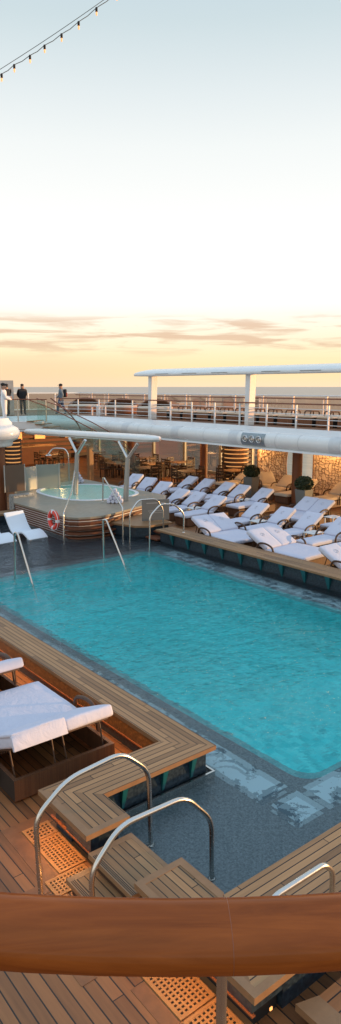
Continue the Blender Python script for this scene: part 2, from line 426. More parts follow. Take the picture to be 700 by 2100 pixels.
# ------------------------------------------------------------------ sea
m,nt,b=newmat('sea_water')
p=worldpos(nt); mp=nd(nt,'ShaderNodeMapping'); mp.inputs['Scale'].default_value=(.11,.05,.1); mp.inputs['Rotation'].default_value=(0,0,R(-30)); nt.links.new(p,mp.inputs[0])
n1=noise(nt,mp.outputs[0],1.6,5,.62,.3)
b.inputs['Roughness'].default_value=.38
nt.links.new(mixc(nt,n1,(.24,.165,.105),(.62,.45,.30)),b.inputs['Base Color'])  # peach glow of the low sun on the waves is put into the base colour
bump(nt,b,n1,.35,1.4); M['sea']=m
s=MB(); s.add([(-60000,-60000,-22),(60000,-60000,-22),(60000,60000,-22),(-60000,60000,-22)],[(0,1,2,3)])
struct(s.build('sea',M['sea']))

# ------------------------------------------------------------------ main deck
s=MB()
def sheet(x0,x1,y0,y1,z,mi=0): s.add([(x0,y0,z),(x1,y0,z),(x1,y1,z),(x0,y1,z)],[(0,1,2,3)],mi)
for r in ((-15,4.8,5.7,40),(-15,3.2,-6,5.7),(3.2,12.4,-6,3.3),(12.4,25,-6,40),(4.8,12.4,21.5,40)): sheet(*r,0,0)
s.box(-15,25,-6,40,-3.2,-3.0,0)
struct(s.build('teak_deck',M['deck_y']))
s=MB(); s.box(24.9,25.1,-6,40,-22,-.005); struct(s.build('ship_side',M['white']))

# border boards round the drain channel
s=MB()
for poly in (((2.60,5.16),(2.76,5.22),(2.76,6.02),(2.62,6.16)), ((2.62,6.16),(2.76,6.02),(3.14,6.02),(3.14,6.16)),
             ((2.30,5.20),(2.44,5.06),(2.60,5.06),(2.60,5.20)), ((2.30,5.2),(2.30,4.0),(2.44,4.0),(2.44,5.06)),
             ((2.58,3.74),(2.70,3.74),(2.70,2.4),(2.58,2.4))):
    s.prism(list(poly),-.02,.004)
struct(s.build('deck_border',M['deck_board']))

# grates
def grate(x0,x1,y0,y1,label):
    t=thing('drain_grate',label,'grate',((x0+x1)/2,(y0+y1)/2,0),'perforated teak drain grates')
    g=MB(); px=.037
    nx=max(3,int((x1-x0-.05)/px)); ny=max(3,int((y1-y0-.05)/px))
    gx=(x1-x0-.05)/nx; gy=(y1-y0-.05)/ny
    zt=.012
    # frame
    g.box(x0,x1,y0,y0+.025,.003,zt); g.box(x0,x1,y1-.025,y1,.003,zt); g.box(x0,x0+.025,y0+.025,y1-.025,.003,zt); g.box(x1-.025,x1,y0+.025,y1-.025,.003,zt)
    for i in range(nx+1):
        xc=x0+.025+i*gx; g.box(max(xc-.009,x0+.02),min(xc+.009,x1-.02),y0+.02,y1-.02,.003,zt-.001)
    for j in range(ny+1):
        yc=y0+.025+j*gy; g.box(x0+.02,x1-.02,max(yc-.009,y0+.02),min(yc+.009,y1-.02),.003,zt-.002)
    g.build('grate_panel',M['grate'],t)
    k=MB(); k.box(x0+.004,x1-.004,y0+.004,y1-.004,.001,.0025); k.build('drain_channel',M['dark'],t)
grate(2.785,3.09,5.775,6.01,'short square-holed teak grate tucked against the wicker lounger base')
grate(2.785,3.09,5.21,5.765,'long square-holed teak grate along the dark bench wall')
grate(2.615,3.04,4.95,5.195,'square-holed teak grate lying across just behind the lowest step')
grate(2.45,2.70,4.1,4.935,'brightly lit orange grate in front of the lowest step')
grate(2.715,3.06,3.29,3.80,'square-holed teak grate right under the polished foreground handrail')
grate(2.715,3.06,2.6,3.275,'square-holed teak grate at the bottom picture edge beside the baluster')

# ------------------------------------------------------------------ pool
def rrect(x0,x1,y0,y1,r,n=6):
    o=[]
    for cx,cy,a0 in ((x1-r,y1-r,0),(x0+r,y1-r,90),(x0+r,y0+r,180),(x1-r,y0+r,270)):
        for k in range(n+1):
            a=R(a0+90*k/n); o.append((cx+r*math.cos(a),cy+r*math.sin(a)))
    return o
BAS=rrect(5.89,11.2,4.78,15.05,.30)
SH=-.06
outer=[(3.38,3.3),(12.4,3.3),(12.4,21.6),(4.7,21.6),(4.7,5.8),(3.38,5.8)]
tess=tessellate_polygon([[Vector((x,y,0)) for x,y in outer],[Vector((x,y,0)) for x,y in BAS]])
allp=outer+BAS
s=MB(); fs=[]
for a,b_,c in tess:
    ar=(allp[b_][0]-allp[a][0])*(allp[c][1]-allp[a][1])-(allp[c][0]-allp[a][0])*(allp[b_][1]-allp[a][1])
    fs.append((a,b_,c) if ar>0 else (c,b_,a))
s.add([(x,y,SH) for x,y in allp],fs,0)
n=len(BAS)
vs=[(x,y,SH) for x,y in BAS]+[(x,y,-1.05) for x,y in BAS]
s.add(vs,[(i,i+n,(i+1)%n+n,(i+1)%n) for i in range(n)],1)
s.add(vs,[[i+n for i in range(n)]],1)
struct(s.build('pool_floor',[M['mosaic_floor'],M['basin']]))
# pale blue floral mosaic bands set in the ledge
m,nt,b=newmat('floral_mosaic')
p=worldpos(nt); v=nd(nt,'ShaderNodeVectorMath',operation='SNAP'); nt.links.new(p,v.inputs[0]); v.inputs[1].default_value=(.012,.012,.012)
a_=noise(nt,v.outputs[0],3.2,4,.65,1.2); bb=noise(nt,v.outputs[0],1.1,1,.5)
thr=math_(nt,'GREATER_THAN',math_(nt,'ADD',a_,math_(nt,'MULTIPLY',bb,.55)),.84)
nt.links.new(mixc(nt,thr,(.48,.66,.72),(.06,.12,.16)),b.inputs['Base Color']); b.inputs['Roughness'].default_value=.4
M['floral']=m
bands=[]
for x0,x1,y0,y1 in ((5.16,5.58,4.82,6.35),(5.20,5.60,6.45,8.3),(5.22,5.6,8.4,10.4),(5.22,5.6,10.5,12.6),(5.22,5.6,12.7,14.7),(5.16,5.60,4.30,4.70),(5.70,6.9,4.30,4.70),(7.0,8.6,4.30,4.70),(8.7,10.4,4.30,4.70),
                    (11.35,11.75,4.8,7.6),(11.35,11.75,7.7,10),(11.35,11.75,10.1,12.4),(11.35,11.75,12.5,14.6)):
    q=MB(); q.add([(x0,y0,SH+.004),(x1,y0,SH+.004),(x1,y1,SH+.004),(x0,y1,SH+.004)],[(0,1,2,3)])
    bands.append(q)
s=MB()
for q in bands: s.add(q.v,q.f)
struct(s.build('pool_floor_mosaic',M['floral']))
s=MB(); s.add([(4.72,15.35,SH+.006),(12.05,15.35,SH+.006),(12.05,21.4,SH+.006),(4.72,21.4,SH+.006)],[(0,1,2,3)]); s.add([(11.82,3.5,SH+.006),(12.05,3.5,SH+.006),(12.05,15.35,SH+.006),(11.82,15.35,SH+.006)],[(0,1,2,3)])
struct(s.build('pool_shelf',M['mosaic_dark']))
WZ=.10
wp=[(3.40,3.5),(12.15,3.5),(12.15,15.6),(12.0,17.2),(11.3,18.0),(10.4,18.6),(10.4,21.45),(4.85,21.45),(4.85,5.7),(3.40,5.7)]
tess=tessellate_polygon([[Vector((x,y,0)) for x,y in wp]])
s=MB(); s.add([(x,y,WZ) for x,y in wp],[tuple(t) for t in tess])
o=s.build('pool_water',M['water']); struct(o)
for pgn in o.data.polygons:
    if pgn.normal.z<0: pgn.flip()
# steel overflow slot on the ledge
s=MB(); s.box(3.55,5.02,5.485,5.51,SH+.005,WZ+.006); s.box(5.02,5.045,5.485,5.95,SH+.005,WZ+.006)
tag(s.build('overflow_channel',M['steel']),'thin steel overflow channel line at the foot of the teak bench end','channel')

# ------------------------------------------------------------------ benches
BZ=.45
def ring_bench(t, top, walls, inset=.08):
    pass
# left L-shaped bench
t=thing('pool_bench','long L-shaped teak bench with mitred corner between pool and left loungers','bench',(4.8,8,0))
s=MB(); T=.055
s.prism([(4.56,5.95),(5.03,5.46),(5.03,14.9),(4.56,14.9)],BZ-T,BZ,2,mtop=1,mside=2)
s.prism([(2.96,5.95),(3.46,5.46),(5.03,5.46),(4.56,5.95)],BZ-T,BZ,2,mtop=0,mside=2)
s.prism([(2.96,5.95),(2.96,4.99),(3.03,5.06),(3.03,5.88)],BZ-T,BZ,2,mtop=2,mside=2)
s.prism([(2.96,4.99),(3.46,4.99),(3.46,5.06),(3.03,5.06)],BZ-T,BZ,2,mtop=2,mside=2)
s.prism([(3.03,5.06),(3.46,5.06),(3.46,5.46),(3.03,5.88)],BZ-T,BZ,2,mtop=1,mside=2)
s.build('bench_top',[M['bench_x'],M['bench_y'],M['bench_edge']],t)
s=MB()
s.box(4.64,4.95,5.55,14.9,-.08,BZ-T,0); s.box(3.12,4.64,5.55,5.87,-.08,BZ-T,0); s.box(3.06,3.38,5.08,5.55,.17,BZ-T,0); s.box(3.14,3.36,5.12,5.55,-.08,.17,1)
s.build('bench_wall',[M['mosaic_dark'],M['dark']],t)
s=MB(); s.box(4.615,4.64,6.0,14.9,.17,BZ-T,0); s.box(3.3,4.615,5.872,5.9,.17,BZ-T,0); s.build('bench_back_wall',M['mosaic_brown'],t)
s=MB(); s.box(4.60,4.63,5.9,14.9,.155,.17,0); s.box(3.05,3.08,5.08,5.87,.155,.168,0); s.build('trim_strip',M['column'],t)
def bracket(x,y,dx,dy,par,z1=BZ-T,z0=.12,d=.075,wd=.03,top=.075):
    # tapered teal bracket under the overhang; (dx,dy)=outward
    q=MB(); px,py=-dy,dx
    def pt(o,s_,z): return (x+dx*o+px*s_,y+dy*o+py*s_,z)
    vs=[pt(0,-top/2,z1),pt(d,-top/2,z1),pt(d,top/2,z1),pt(0,top/2,z1),pt(0,-wd/2,z0),pt(.012,-wd/2,z0),pt(.012,wd/2,z0),pt(0,wd/2,z0)]
    q.add(vs,[(0,1,2,3),(7,6,5,4),(0,4,5,1),(1,5,6,2),(2,6,7,3),(3,7,4,0)])
    q.build('bracket',M['teal'],par)
for x in (3.75,4.30,4.72): bracket(x,5.55,0,-1,t)

# near bench with the block at the head of the steps
t=thing('pool_bench','wide teak bench along the near end of the pool with a short return','bench',(5,3.2,0))
s=MB()
s.prism([(3.46,3.64),(2.97,2.80),(12.0,2.80),(12.0,3.64)],BZ-T,BZ,2,mtop=0,mside=2)
s.prism([(2.97,4.19),(2.97,2.80),(3.46,3.64),(3.46,4.19)],BZ-T,BZ,2,mtop=1,mside=2)
s.build('bench_top',[M['bench_x'],M['bench_y'],M['bench_edge']],t)
s=MB(); s.prism([(2.955,4.21),(2.955,2.785),(3.02,2.85),(3.02,4.14)],BZ-T-.002,BZ+.004); s.prism([(2.955,4.21),(3.02,4.14),(3.40,4.14),(3.475,4.21)],BZ-T-.002,BZ+.004)
s.prism([(3.475,4.21),(3.40,4.14),(3.40,3.60),(3.475,3.655)],BZ-T-.002,BZ+.004)
s.prism([(2.955,2.785),(12,2.785),(12,2.85),(3.02,2.85)],BZ-T-.002,BZ+.004)
s.build('edge_board',M['bench_edge'],t)
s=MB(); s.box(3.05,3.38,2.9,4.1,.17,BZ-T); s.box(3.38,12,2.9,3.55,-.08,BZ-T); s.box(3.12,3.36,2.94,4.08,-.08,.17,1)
s.build('bench_wall',[M['mosaic_dark'],M['dark']],t)
s=MB(); s.box(3.035,3.07,2.88,4.1,.155,.168); s.build('trim_strip',M['column'],t)

# right coping bench
t=thing('pool_bench','straight teak-topped pool wall with teal brackets in front of the right loungers','bench',(12.2,9,0))
s=MB(); s.prism([(11.96,2),(12.6,2),(12.6,15.75),(11.96,15.75)],BZ-T,BZ,1,mtop=0,mside=1)
s.build('bench_top',[M['bench_y'],M['bench_edge']],t,bevel=.008)
s=MB(); s.box(12.06,12.5,2.05,15.65,-.2,BZ-T); s.build('bench_wall',M['mosaic_dark'],t)
y=15.05
while y>4:
    bracket(12.06,y,-1,0,t,z0=.08,d=.09,wd=.035,top=.15); y-=.705

# far end ledge of the shelf pool
t=thing('pool_bench','narrow teak ledge behind the two white in-pool loungers','bench',(7.5,21.6,0))
s=MB(); s.prism([(4.7,21.3),(10.4,21.3),(10.4,21.9),(4.7,21.9)],.30,.36,1,mtop=0,mside=1); s.build('bench_top',[M['bench_x'],M['bench_edge']],t)
s=MB(); s.box(4.7,10.35,21.4,21.8,-.1,.30); s.build('bench_wall',M['mosaic_dark'],t)

# ------------------------------------------------------------------ entry steps
t=thing('pool_steps','two weathered teak steps between the bench end and the near block','steps',(3.05,4.55,0))
def step(x0,x1,y0,y1,z0,z1):
    s=MB(); s.prism([(x0+.07,y0),(x1-.05,y0),(x1-.05,y1-.07),(x0+.07,y1-.07)],z1-.05,z1,1,mtop=0,mside=1)
    s.prism([(x0,y0),(x0+.068,y0),(x0+.068,y1-.068),(x0,y1)],z1-.05,z1,1)
    s.prism([(x0,y1),(x0+.068,y1-.068),(x1-.048,y1-.068),(x1,y1)],z1-.05,z1,1)
    s.prism([(x1-.048,y0),(x1,y0),(x1,y1),(x1-.048,y1-.068)],z1-.05,z1,1)
    st=s.build('step',[M['bench_y'],M['bench_edge']],t)
    g=MB()
    for k in range(3): g.box(x0+.014+k*.016,x0+.021+k*.016,y0,y1-.06,z1,z1+.0012)
    g.build('grip_lines',M['dark'],st)
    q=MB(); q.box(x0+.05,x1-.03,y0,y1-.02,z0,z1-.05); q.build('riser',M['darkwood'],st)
step(2.70,3.02,4.02,4.93,0,.17)
step(2.93,3.42,4.22,4.915,-.05,.33)
s=MB(); s.box(3.42,3.62,4.22,4.9,-.05,.06); s.build('submerged_step',M['redwood'],t)
# landing at bottom right
t=thing('pool_steps','teak boarding step with a mitred edge at the lower right corner','steps',(4.4,2.3,0))
s=MB(); s.prism([(3.55,1.6),(6,1.6),(6,2.70),(3.55,2.70)],.11,.165,1,mtop=0,mside=1); st=s.build('step',[M['deck_x'],M['bench_edge']],t)
s=MB(); s.prism([(3.36,1.5),(3.55,1.6),(3.55,2.70),(3.36,2.76)],.11,.170); s.build('edge_board',M['bench_edge'],t)
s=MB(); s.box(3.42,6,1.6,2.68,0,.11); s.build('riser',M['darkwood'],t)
for i,(x,y,z_) in enumerate(((3.5,2.895,.30),(3.25,2.895,.09))):
    q=MB(); q.box(x-.012,x+.012,y-.004,y+.004,z_-.012,z_+.012)
    o=tag(q.build('step_light',M['led']),('small lit step light high on the near bench wall','small lit step light low on the near bench wall')[i],'lamp','step lights')

# ------------------------------------------------------------------ stainless handrails
def rail(pts,label,r=.024,rad=.14,group='stainless pool handrails'):
    b0=pts[0]; t=thing('grab_rail',label,'handrail',b0,group)
    s=MB(); s.tube(arcpts(pts,rad),r,12); s.build('bar',M['steel'],t)
    for q in (pts[0],pts[-1]):
        f=MB(); f.lathe([(r*1.9,q[2]-.004),(r*1.9,q[2]+.008),(r*1.2,q[2]+.018)],q[0],q[1],14); f.build('base_flange',M['steel'],t)
    return t
rail([(2.48,5.0,.004),(2.45,5.0,.85),(2.78,5.0,1.10),(3.38,5.0,1.15),(3.70,5.0,.85),(3.72,5.0,SH)],'bent steel handrail beside the end of the L-shaped bench')
rail([(2.60,4.25,.004),(2.55,4.25,.72),(2.84,4.25,1.02),(3.55,4.25,1.0),(3.87,4.25,.64),(3.88,4.25,SH)],'bent steel handrail rising over the near block into the water')
rail([(3.36,3.0,BZ),(3.20,3.0,.72),(3.36,3.0,.90),(3.94,3.0,.89),(4.05,3.0,.78),(4.06,3.0,BZ)],'low steel handrail on the near bench at right',rad=.06)
rail([(11.21,16.0,SH),(11.22,16.0,1.0),(11.54,16.0,1.34),(12.17,16.0,1.31),(12.43,16.0,1.0),(12.46,16.0,0)],'arched steel handrail in front of the grey notice board')
rail([(11.1,14.9,SH),(11.12,14.9,1.07),(11.5,14.9,1.37),(11.99,14.9,1.31),(12.34,14.9,1.02),(12.34,14.9,BZ)],'arched steel handrail at the end of the teak-topped wall')
rail([(11.38,16.6,SH),(11.4,16.63,1.03),(12.43,19.2,1.58),(12.57,19.5,1.54),(12.6,19.58,.72)],'sloping steel handrail from hot tub rim beside the rolled towels',rad=.1)
rail([(9.98,17.7,SH),(10.02,17.75,.87),(11.8,20.3,1.05),(12.69,21.56,1.62),(12.71,21.6,.72)],'sloping steel handrail beside the orange lifebuoy',rad=.1)
rail([(6.91,14.67,SH),(6.92,14.61,1.22),(6.94,14.49,1.23),(7.04,13.8,-.3)],'inverted-V steel handrail at the left of the pool shelf',rad=.06)
rail([(9.47,14.72,SH),(9.47,14.73,1.2),(9.5,14.62,1.21),(9.71,13.85,-.3)],'inverted-V steel handrail in the middle of the pool edge',rad=.06)

# ------------------------------------------------------------------ loungers
def cushion(name,x0,x1,y0,y1,z0,z1,par,mat,M4=None,sag=.012,bev=.035):
    """soft rounded pad with slightly uneven top"""
    nx=max(4,int(abs(x1-x0)/.12)); ny=max(4,int(abs(y1-y0)/.12)); bm=bmesh.new()
    g={}
    for k,zv in enumerate((z0,z1)):
        for i in range(nx+1):
            for j in range(ny+1):
                u=i/nx; v=j/ny
                zz=zv+(random.uniform(-1,1)*sag*.5+(sag if 0<i<nx and 0<j<ny else 0) if k else 0)
                g[k,i,j]=bm.verts.new((x0+(x1-x0)*u,y0+(y1-y0)*v,zz))
    for i in range(nx):
        for j in range(ny):
            bm.faces.new((g[1,i,j],g[1,i+1,j],g[1,i+1,j+1],g[1,i,j+1])); bm.faces.new((g[0,i,j+1],g[0,i+1,j+1],g[0,i+1,j],g[0,i,j]))
    for i in range(nx):
        bm.faces.new((g[0,i,0],g[0,i+1,0],g[1,i+1,0],g[1,i,0])); bm.faces.new((g[1,i,ny],g[1,i+1,ny],g[0,i+1,ny],g[0,i,ny]))
    for j in range(ny):
        bm.faces.new((g[1,0,j],g[1,0,j+1],g[0,0,j+1],g[0,0,j])); bm.faces.new((g[0,nx,j],g[0,nx,j+1],g[1,nx,j+1],g[1,nx,j]))
    if M4 is not None: bmesh.ops.transform(bm,matrix=M4,verts=bm.verts)
    bmesh.ops.recalc_face_normals(bm,faces=bm.faces)
    me=bpy.data.meshes.new(name); bm.to_mesh(me); bm.free(); me.materials.append(mat)
    for p in me.polygons: p.use_smooth=True
    o=bpy.data.objects.new(name,me); COL.objects.link(o); o.parent=par
    if par.type=='EMPTY': o.location=-par.location
    b=o.modifiers.new('bevel','BEVEL'); b.width=bev; b.segments=3; b.limit_method='ANGLE'; b.angle_limit=R(50)
    return o
def make_lounger(name,label,width,backs,towel,ang=30,emblems=True,arms=True,group=None,thick=.115):
    t=thing(name,label,'sun lounger',(0,0,0),group); hw=width/2
    s=MB()   # woven base: an open box
    s.box(-1.2,.72,-hw,-hw+.05,.03,.28); s.box(-1.2,.72,hw-.05,hw,.03,.28); s.box(-1.2,-1.15,-hw+.05,hw-.05,.03,.28); s.box(.67,.72,-hw+.05,hw-.05,.03,.28)
    s.box(-1.15,0,-hw+.05,hw-.05,.22,.27)
    s.build('wicker_base',M['wicker'],t)
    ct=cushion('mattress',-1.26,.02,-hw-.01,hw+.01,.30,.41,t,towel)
    bw=width/backs
    for k in range(backs):
        yc=-hw+bw*(k+.5)
        a=R(ang+random.uniform(-1,1)); M4=Matrix.Translation((0,yc,.36))@Matrix.Rotation(-a,4,'Y')
        c=cushion('backrest',0.0,.80,-bw/2+.004,bw/2-.004,-.01-(thick-.115),.115,t,towel,M4)
        f=MB(); f.box(.0,.70,-bw/2+.05,bw/2-.05,-.035-(thick-.115),-.012-(thick-.115),0,M4)
        # folded prop under the back
        q=[M4@Vector((.5,-bw/2+.07,-.05)),Vector((.62,yc-bw/2+.08,.10)),Vector((.62,yc+bw/2-.08,.10)),M4@Vector((.5,bw/2-.07,-.05))]
        f.tube(arcpts(q,.06),.011,6)
        f.build('back_frame',M['bronze'],t)
        if emblems:
            e=MB(); ring=[M4@Vector((  .5+.07*math.cos(i*PI/10),.07*math.sin(i*PI/10),.130)) for i in range(20)]
            e.tube(ring,.005,5,closed=True)
            for i in range(3):
                a0=i*2*PI/3+.5
                e.tube([M4@Vector((.5+.05*math.cos(a0)+.02*math.cos(b_),.05*math.sin(a0)*.6+.02*math.sin(b_),.130)) for b_ in [j*PI/4 for j in range(8)]],.005,4,closed=True)
            e.build('emblem',M['emblem'],c)
    if arms:
        for sgn in (-1,1):
            s=MB(); y=sgn*(hw+.045)
            s.tube(arcpts([(-.30,y,.10),(-.30,y,.50),(-.05,y,.585),(.22,y,.56),(.30,y,.10)],.12),.026,8)
            s.build('armrest',M['bronze'],t)
    return t
G1='white towel-covered single loungers right of the pool'
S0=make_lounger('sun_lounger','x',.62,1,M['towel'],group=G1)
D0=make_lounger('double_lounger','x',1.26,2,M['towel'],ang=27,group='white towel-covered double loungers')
C0=make_lounger('sun_lounger','x',.70,1,M['cream'],emblems=False,group='cream loungers along the window side')
singles=[(15.45,19.38,'single white lounger third back from the pool wall just behind the notice board'),
 (15.45,18.45,'single white lounger behind the arched handrails, second from the front'),
 (15.45,17.38,'single white lounger with its foot right behind the second arched handrail'),
 (15.5,15.42,'single white lounger directly behind the farthest front double lounger'),
 (15.5,14.28,'single white lounger centre right between the two front doubles'),
 (15.5,13.2,'single white lounger directly behind the middle front double lounger'),
 (15.5,12.05,'single white lounger at the right edge behind the middle front double'),
 (18.1,21.98,'leftmost single white lounger of the row in front of the dining tables'),
 (18.1,20.88,'second single white lounger of the row in front of the dining tables'),
 (18.05,19.68,'third single white lounger, in front of the slatted lantern'),
 (18.0,18.75,'single white lounger in front of the farther round-bush planter'),
 (18.0,17.55,'single white lounger right of the farther round-bush planter'),
 (17.8,13.0,'single white lounger beyond the side table at the far right edge'),
 (16.75,23.9,'white lounger back peeking over the hot tub, leftmost of three'),
 (16.5,22.6,'white lounger back peeking over the hot tub, middle of three'),
 (16.2,21.2,'white lounger back by the grey canopy post, rightmost of three')]
first=True
for x,y,l in singles:
    rz=R(random.uniform(-3,4))
    if x in(16.75,16.5,16.2): rz=R(18)
    if first: S0.location=(x,y,0); S0['label']=l; S0.rotation_euler=(0,0,rz); first=False
    else: dup(S0,(x,y,0),rz,l)
doubles=[(13.45,14.48,R(90-3),'white double lounger at the front, farthest along the pool wall'),(13.4,12.1,R(90+3),'white double lounger at the front, middle one along the pool wall'),
 (13.4,9.65,R(90),'white double lounger cut off by the right picture edge'),(17.85,14.95,R(4),'white double lounger facing left in front of the nearer brown column and planter'),
 (3.62,7.22,R(-90),'white double lounger seen from behind beside the L-shaped bench'),(3.44,9.25,R(-90),'white double lounger at the left picture edge, farther along the bench')]
for i,(x,y,rz,l) in enumerate(doubles):
    if i==0: D0.location=(x,y,0); D0.rotation_euler=(0,0,rz); D0['label']=l
    elif i==4:
        D1=make_lounger('double_lounger',l,1.34,2,M['towel'],ang=25,emblems=False,thick=.135,group='white towel-covered double loungers'); 
        bk=[c for c in D1.children if c.name.startswith('backrest')]
        a=R(25); M4=Matrix.Translation((0,-.335,.36))@Matrix.Rotation(-a,4,'Y')
        random.seed(5); q=cushion('head_towel',.42,.84,-.345,.33,.10,.145,D1,M['towel'],M4,sag=.018,bev=.02); q.modifiers.new('sub','SUBSURF').render_levels=1
        q=cushion('head_towel',.80,.84,-.345,.33,-.055,.12,D1,M['towel'],M4,sag=.02,bev=.015); random.seed(11)
        D1.location=(x,y,0); D1.rotation_euler=(0,0,rz)
    elif i==5: dup(D1,(x,y,0),rz,l)
    else: dup(D0,(x,y,0),rz,l)
creams=[(21.6,22.1,0,'cream lounger below the glowing slatted lantern'),(21.6,19.5,R(8),'cream lounger behind the far column beside the carved screen'),(21.6,16.7,R(2),'cream lounger at right edge in front of the nearer carved screen'),
 (21.9,20.6,R(60),'cream lounger turned toward the window beside the farther planter'),(21.4,18.3,R(0),'cream lounger half hidden by the brown column')]
for i,(x,y,rz,l) in enumerate(creams):
    if i==0: C0.location=(x,y,0); C0.rotation_euler=(0,0,rz); C0['label']=l
    else: dup(C0,(x,y,0),rz,l)
# folded towel laid on the left double's headrest
s=MB(); M4=Matrix.Translation((3.36,6.62,.80))@Matrix.Rotation(R(42),4,'X')
# side tables
T0=thing('side_table','x','table',(0,0,0),'small white side tables between loungers')
s=MB(); s.box(-.24,.24,-.2,.2,.42,.445); s.build('table_top',M['white'],T0,bevel=.008)
for sx in(-1,1):
    for sy in (-1,1):
        s=MB(); s.box(sx*.2-.015,sx*.2+.015,sy*.16-.015,sy*.16+.015,0,.42); s.build('leg',M['white'],T0)
tabs=[(15.35,14.83,'white side table right of the lounger behind the far front double'),(15.35,12.62,'white side table behind the middle front double lounger'),(17.75,13.8,'white side table beside the left-facing double lounger'),
      (18.0,18.03,'white side table between the two loungers near the farther planter'),(15.3,17.9,'white side table between loungers behind the arched handrails')]
for i,(x,y,l) in enumerate(tabs):
    if i==0: T0.location=(x,y,0); T0['label']=l
    else: dup(T0,(x,y,0),0,l)

# in-pool loungers
def pool_lounger(x,y,rz,label):
    t=thing('pool_lounger',label,'lounger',(x,y,SH),'white moulded loungers in the shallow pool shelf')
    prof=[(0,.80),(.10,.66),(.22,.47),(.36,.30),(.50,.21),(.64,.22),(.80,.30),(.95,.335),(1.10,.30),(1.25,.22),(1.36,.14)]
    th=.07; up=[]; dn=[]
    for i,(a,b_) in enumerate(prof):
        p0=prof[max(i-1,0)]; p1=prof[min(i+1,len(prof)-1)]
        d=Vector((p1[0]-p0[0],p1[1]-p0[1])).normalized(); nrm=Vector((-d.y,d.x))
        up.append((a+nrm.x*th/2,b_+nrm.y*th/2)); dn.append((a-nrm.x*th/2,b_-nrm.y*th/2))
    loop=up+dn[::-1]; n=len(loop); k=len(prof)
    c,s_=math.cos(rz),math.sin(rz)
    s=MB(); vs=[]
    for yy in (-.34,.34):
        for a,b_ in loop: vs.append((x+c*a-s_*yy,y+s_*a+c*yy,SH+b_))
    fs=[(i,(i+1)%n,(i+1)%n+n,i+n) for i in range(n)]
    for i in range(k-1):
        fs.append((i,n-1-i,n-2-i,i+1)); fs.append((n+i,n+i+1,2*n-2-i,2*n-1-i))
    s.add(vs,fs,0); o=s.build('shell',M['moulded'],t,bevel=.02,seg=3)
    bm=bmesh.new(); bm.from_mesh(o.data); bmesh.ops.recalc_face_normals(bm,faces=bm.faces); bm.to_mesh(o.data); bm.free()
    s=MB()
    for yy in(-.26,.26):
        for a in(.35,1.2): s.box(x+c*a-s_*yy-.03,x+c*a-s_*yy+.03,y+s_*a+c*yy-.03,y+s_*a+c*yy+.03,SH,SH+.18)
    s.build('foot_block',M['moulded'],t)
pool_lounger(9.25,19.55,R(-84),'whole white moulded lounger standing in the shallow water')
pool_lounger(8.25,19.6,R(-84),'white moulded lounger cut by the left edge, only its foot showing')

# ------------------------------------------------------------------ hot tub
t=thing('hot_tub','raised hot tub clad in dark red wooden slats with pale stone rim','hot tub',(13,20.5,0))
def tubpoly(off=0,corner=0):
    arc=[(10.15+.45*(1-math.cos(R(a)))*1.3,18.05-.62*math.sin(R(a))) for a in (0,22,45,68,90)]
    arc=[(10.15,18.05),(10.22,17.78),(10.42,17.55),(10.75,17.42),(11.1,17.38),(11.5,17.47)]
    rest=[(14.5,18.58),(15.1,19.3),(15.1,25.0),(13.0,24.3),(11.2,23.4)]
    poly=[(10.15,21.3)]+arc+rest
    cx,cy=12.8,21.2; out=[]
    for i,(x,y) in enumerate(poly):
        d=Vector((x-cx,y-cy)).normalized()
        o=off+(corner if 2<=i<=6 else 0)
        out.append((x+d.x*o,y+d.y*o))
    return out
RZ=.72
s=MB(); nb=8; hb=(RZ-.06-.08)/nb
for k in range(nb):
    z0=.08+k*hb
    s.prism(tubpoly(0,[.26,.05,.30,.08,.22,.02,.14,0][k]),z0+.014,z0+hb-.012,0)
s.build('slat_cladding',M['redwood'],t)
s=MB(); s.prism(tubpoly(-.02),-.08,RZ-.06,0); s.build('tub_body',M['plaster'],t)
# rim with opening
hole=[]
for i in range(32):
    a=2*PI*i/32; c_,s_=math.cos(a),math.sin(a)
    hole.append((13.3+1.62*math.copysign(abs(c_)**.7,c_),21.75+1.95*math.copysign(abs(s_)**.7,s_)))
op=tubpoly(.04)
def ring_prism(s,outer,hole,z0,z1,mi=0):
    tess=tessellate_polygon([[Vector((x,y,0)) for x,y in outer],[Vector((x,y,0)) for x,y in hole]])
    ap=outer+hole; fs=[]
    for a,b_,c in tess:
        ar=(ap[b_][0]-ap[a][0])*(ap[c][1]-ap[a][1])-(ap[c][0]-ap[a][0])*(ap[b_][1]-ap[a][1])
        fs.append((a,b_,c) if ar>0 else (c,b_,a))
    s.add([(x,y,z1) for x,y in ap],fs,mi); s.add([(x,y,z0) for x,y in ap],[f[::-1] for f in fs],mi)
    for loop in (outer,hole):
        n=len(loop); vs=[(x,y,z0) for x,y in loop]+[(x,y,z1) for x,y in loop]
        s.add(vs,[(i,(i+1)%n,(i+1)%n+n,i+n) for i in range(n)],mi)
s=MB(); ring_prism(s,op,hole,RZ-.06,RZ); s.build('rim',M['stone'],t)
lip=[(13.3+(x-13.3)*.94,21.75+(y-21.75)*.94) for x,y in hole]
s=MB(); ring_prism(s,[(13.3+(x-13.3)*1.01,21.75+(y-21.75)*1.01) for x,y in hole],lip,RZ-.01,RZ+.02); s.build('inner_lip',M['moulded'],t)
s=MB(); n=len(lip); vs=[(x,y,RZ) for x,y in lip]+[(x,y,.665) for x,y in lip]
s.add(vs,[((i+1)%n,i,i+n,(i+1)%n+n) for i in range(n)]); s.add(vs,[[i+n for i in range(n)]])
M['spa']=plain('spa_tile',(.62,.85,.76),.4,var=.1,scale=3); s.build('basin',M['spa'],t)
s=MB(); s.add([(x,y,RZ-.015) for x,y in lip],[list(range(n))]); o=s.build('spa_surface',M['spa_water'],t)
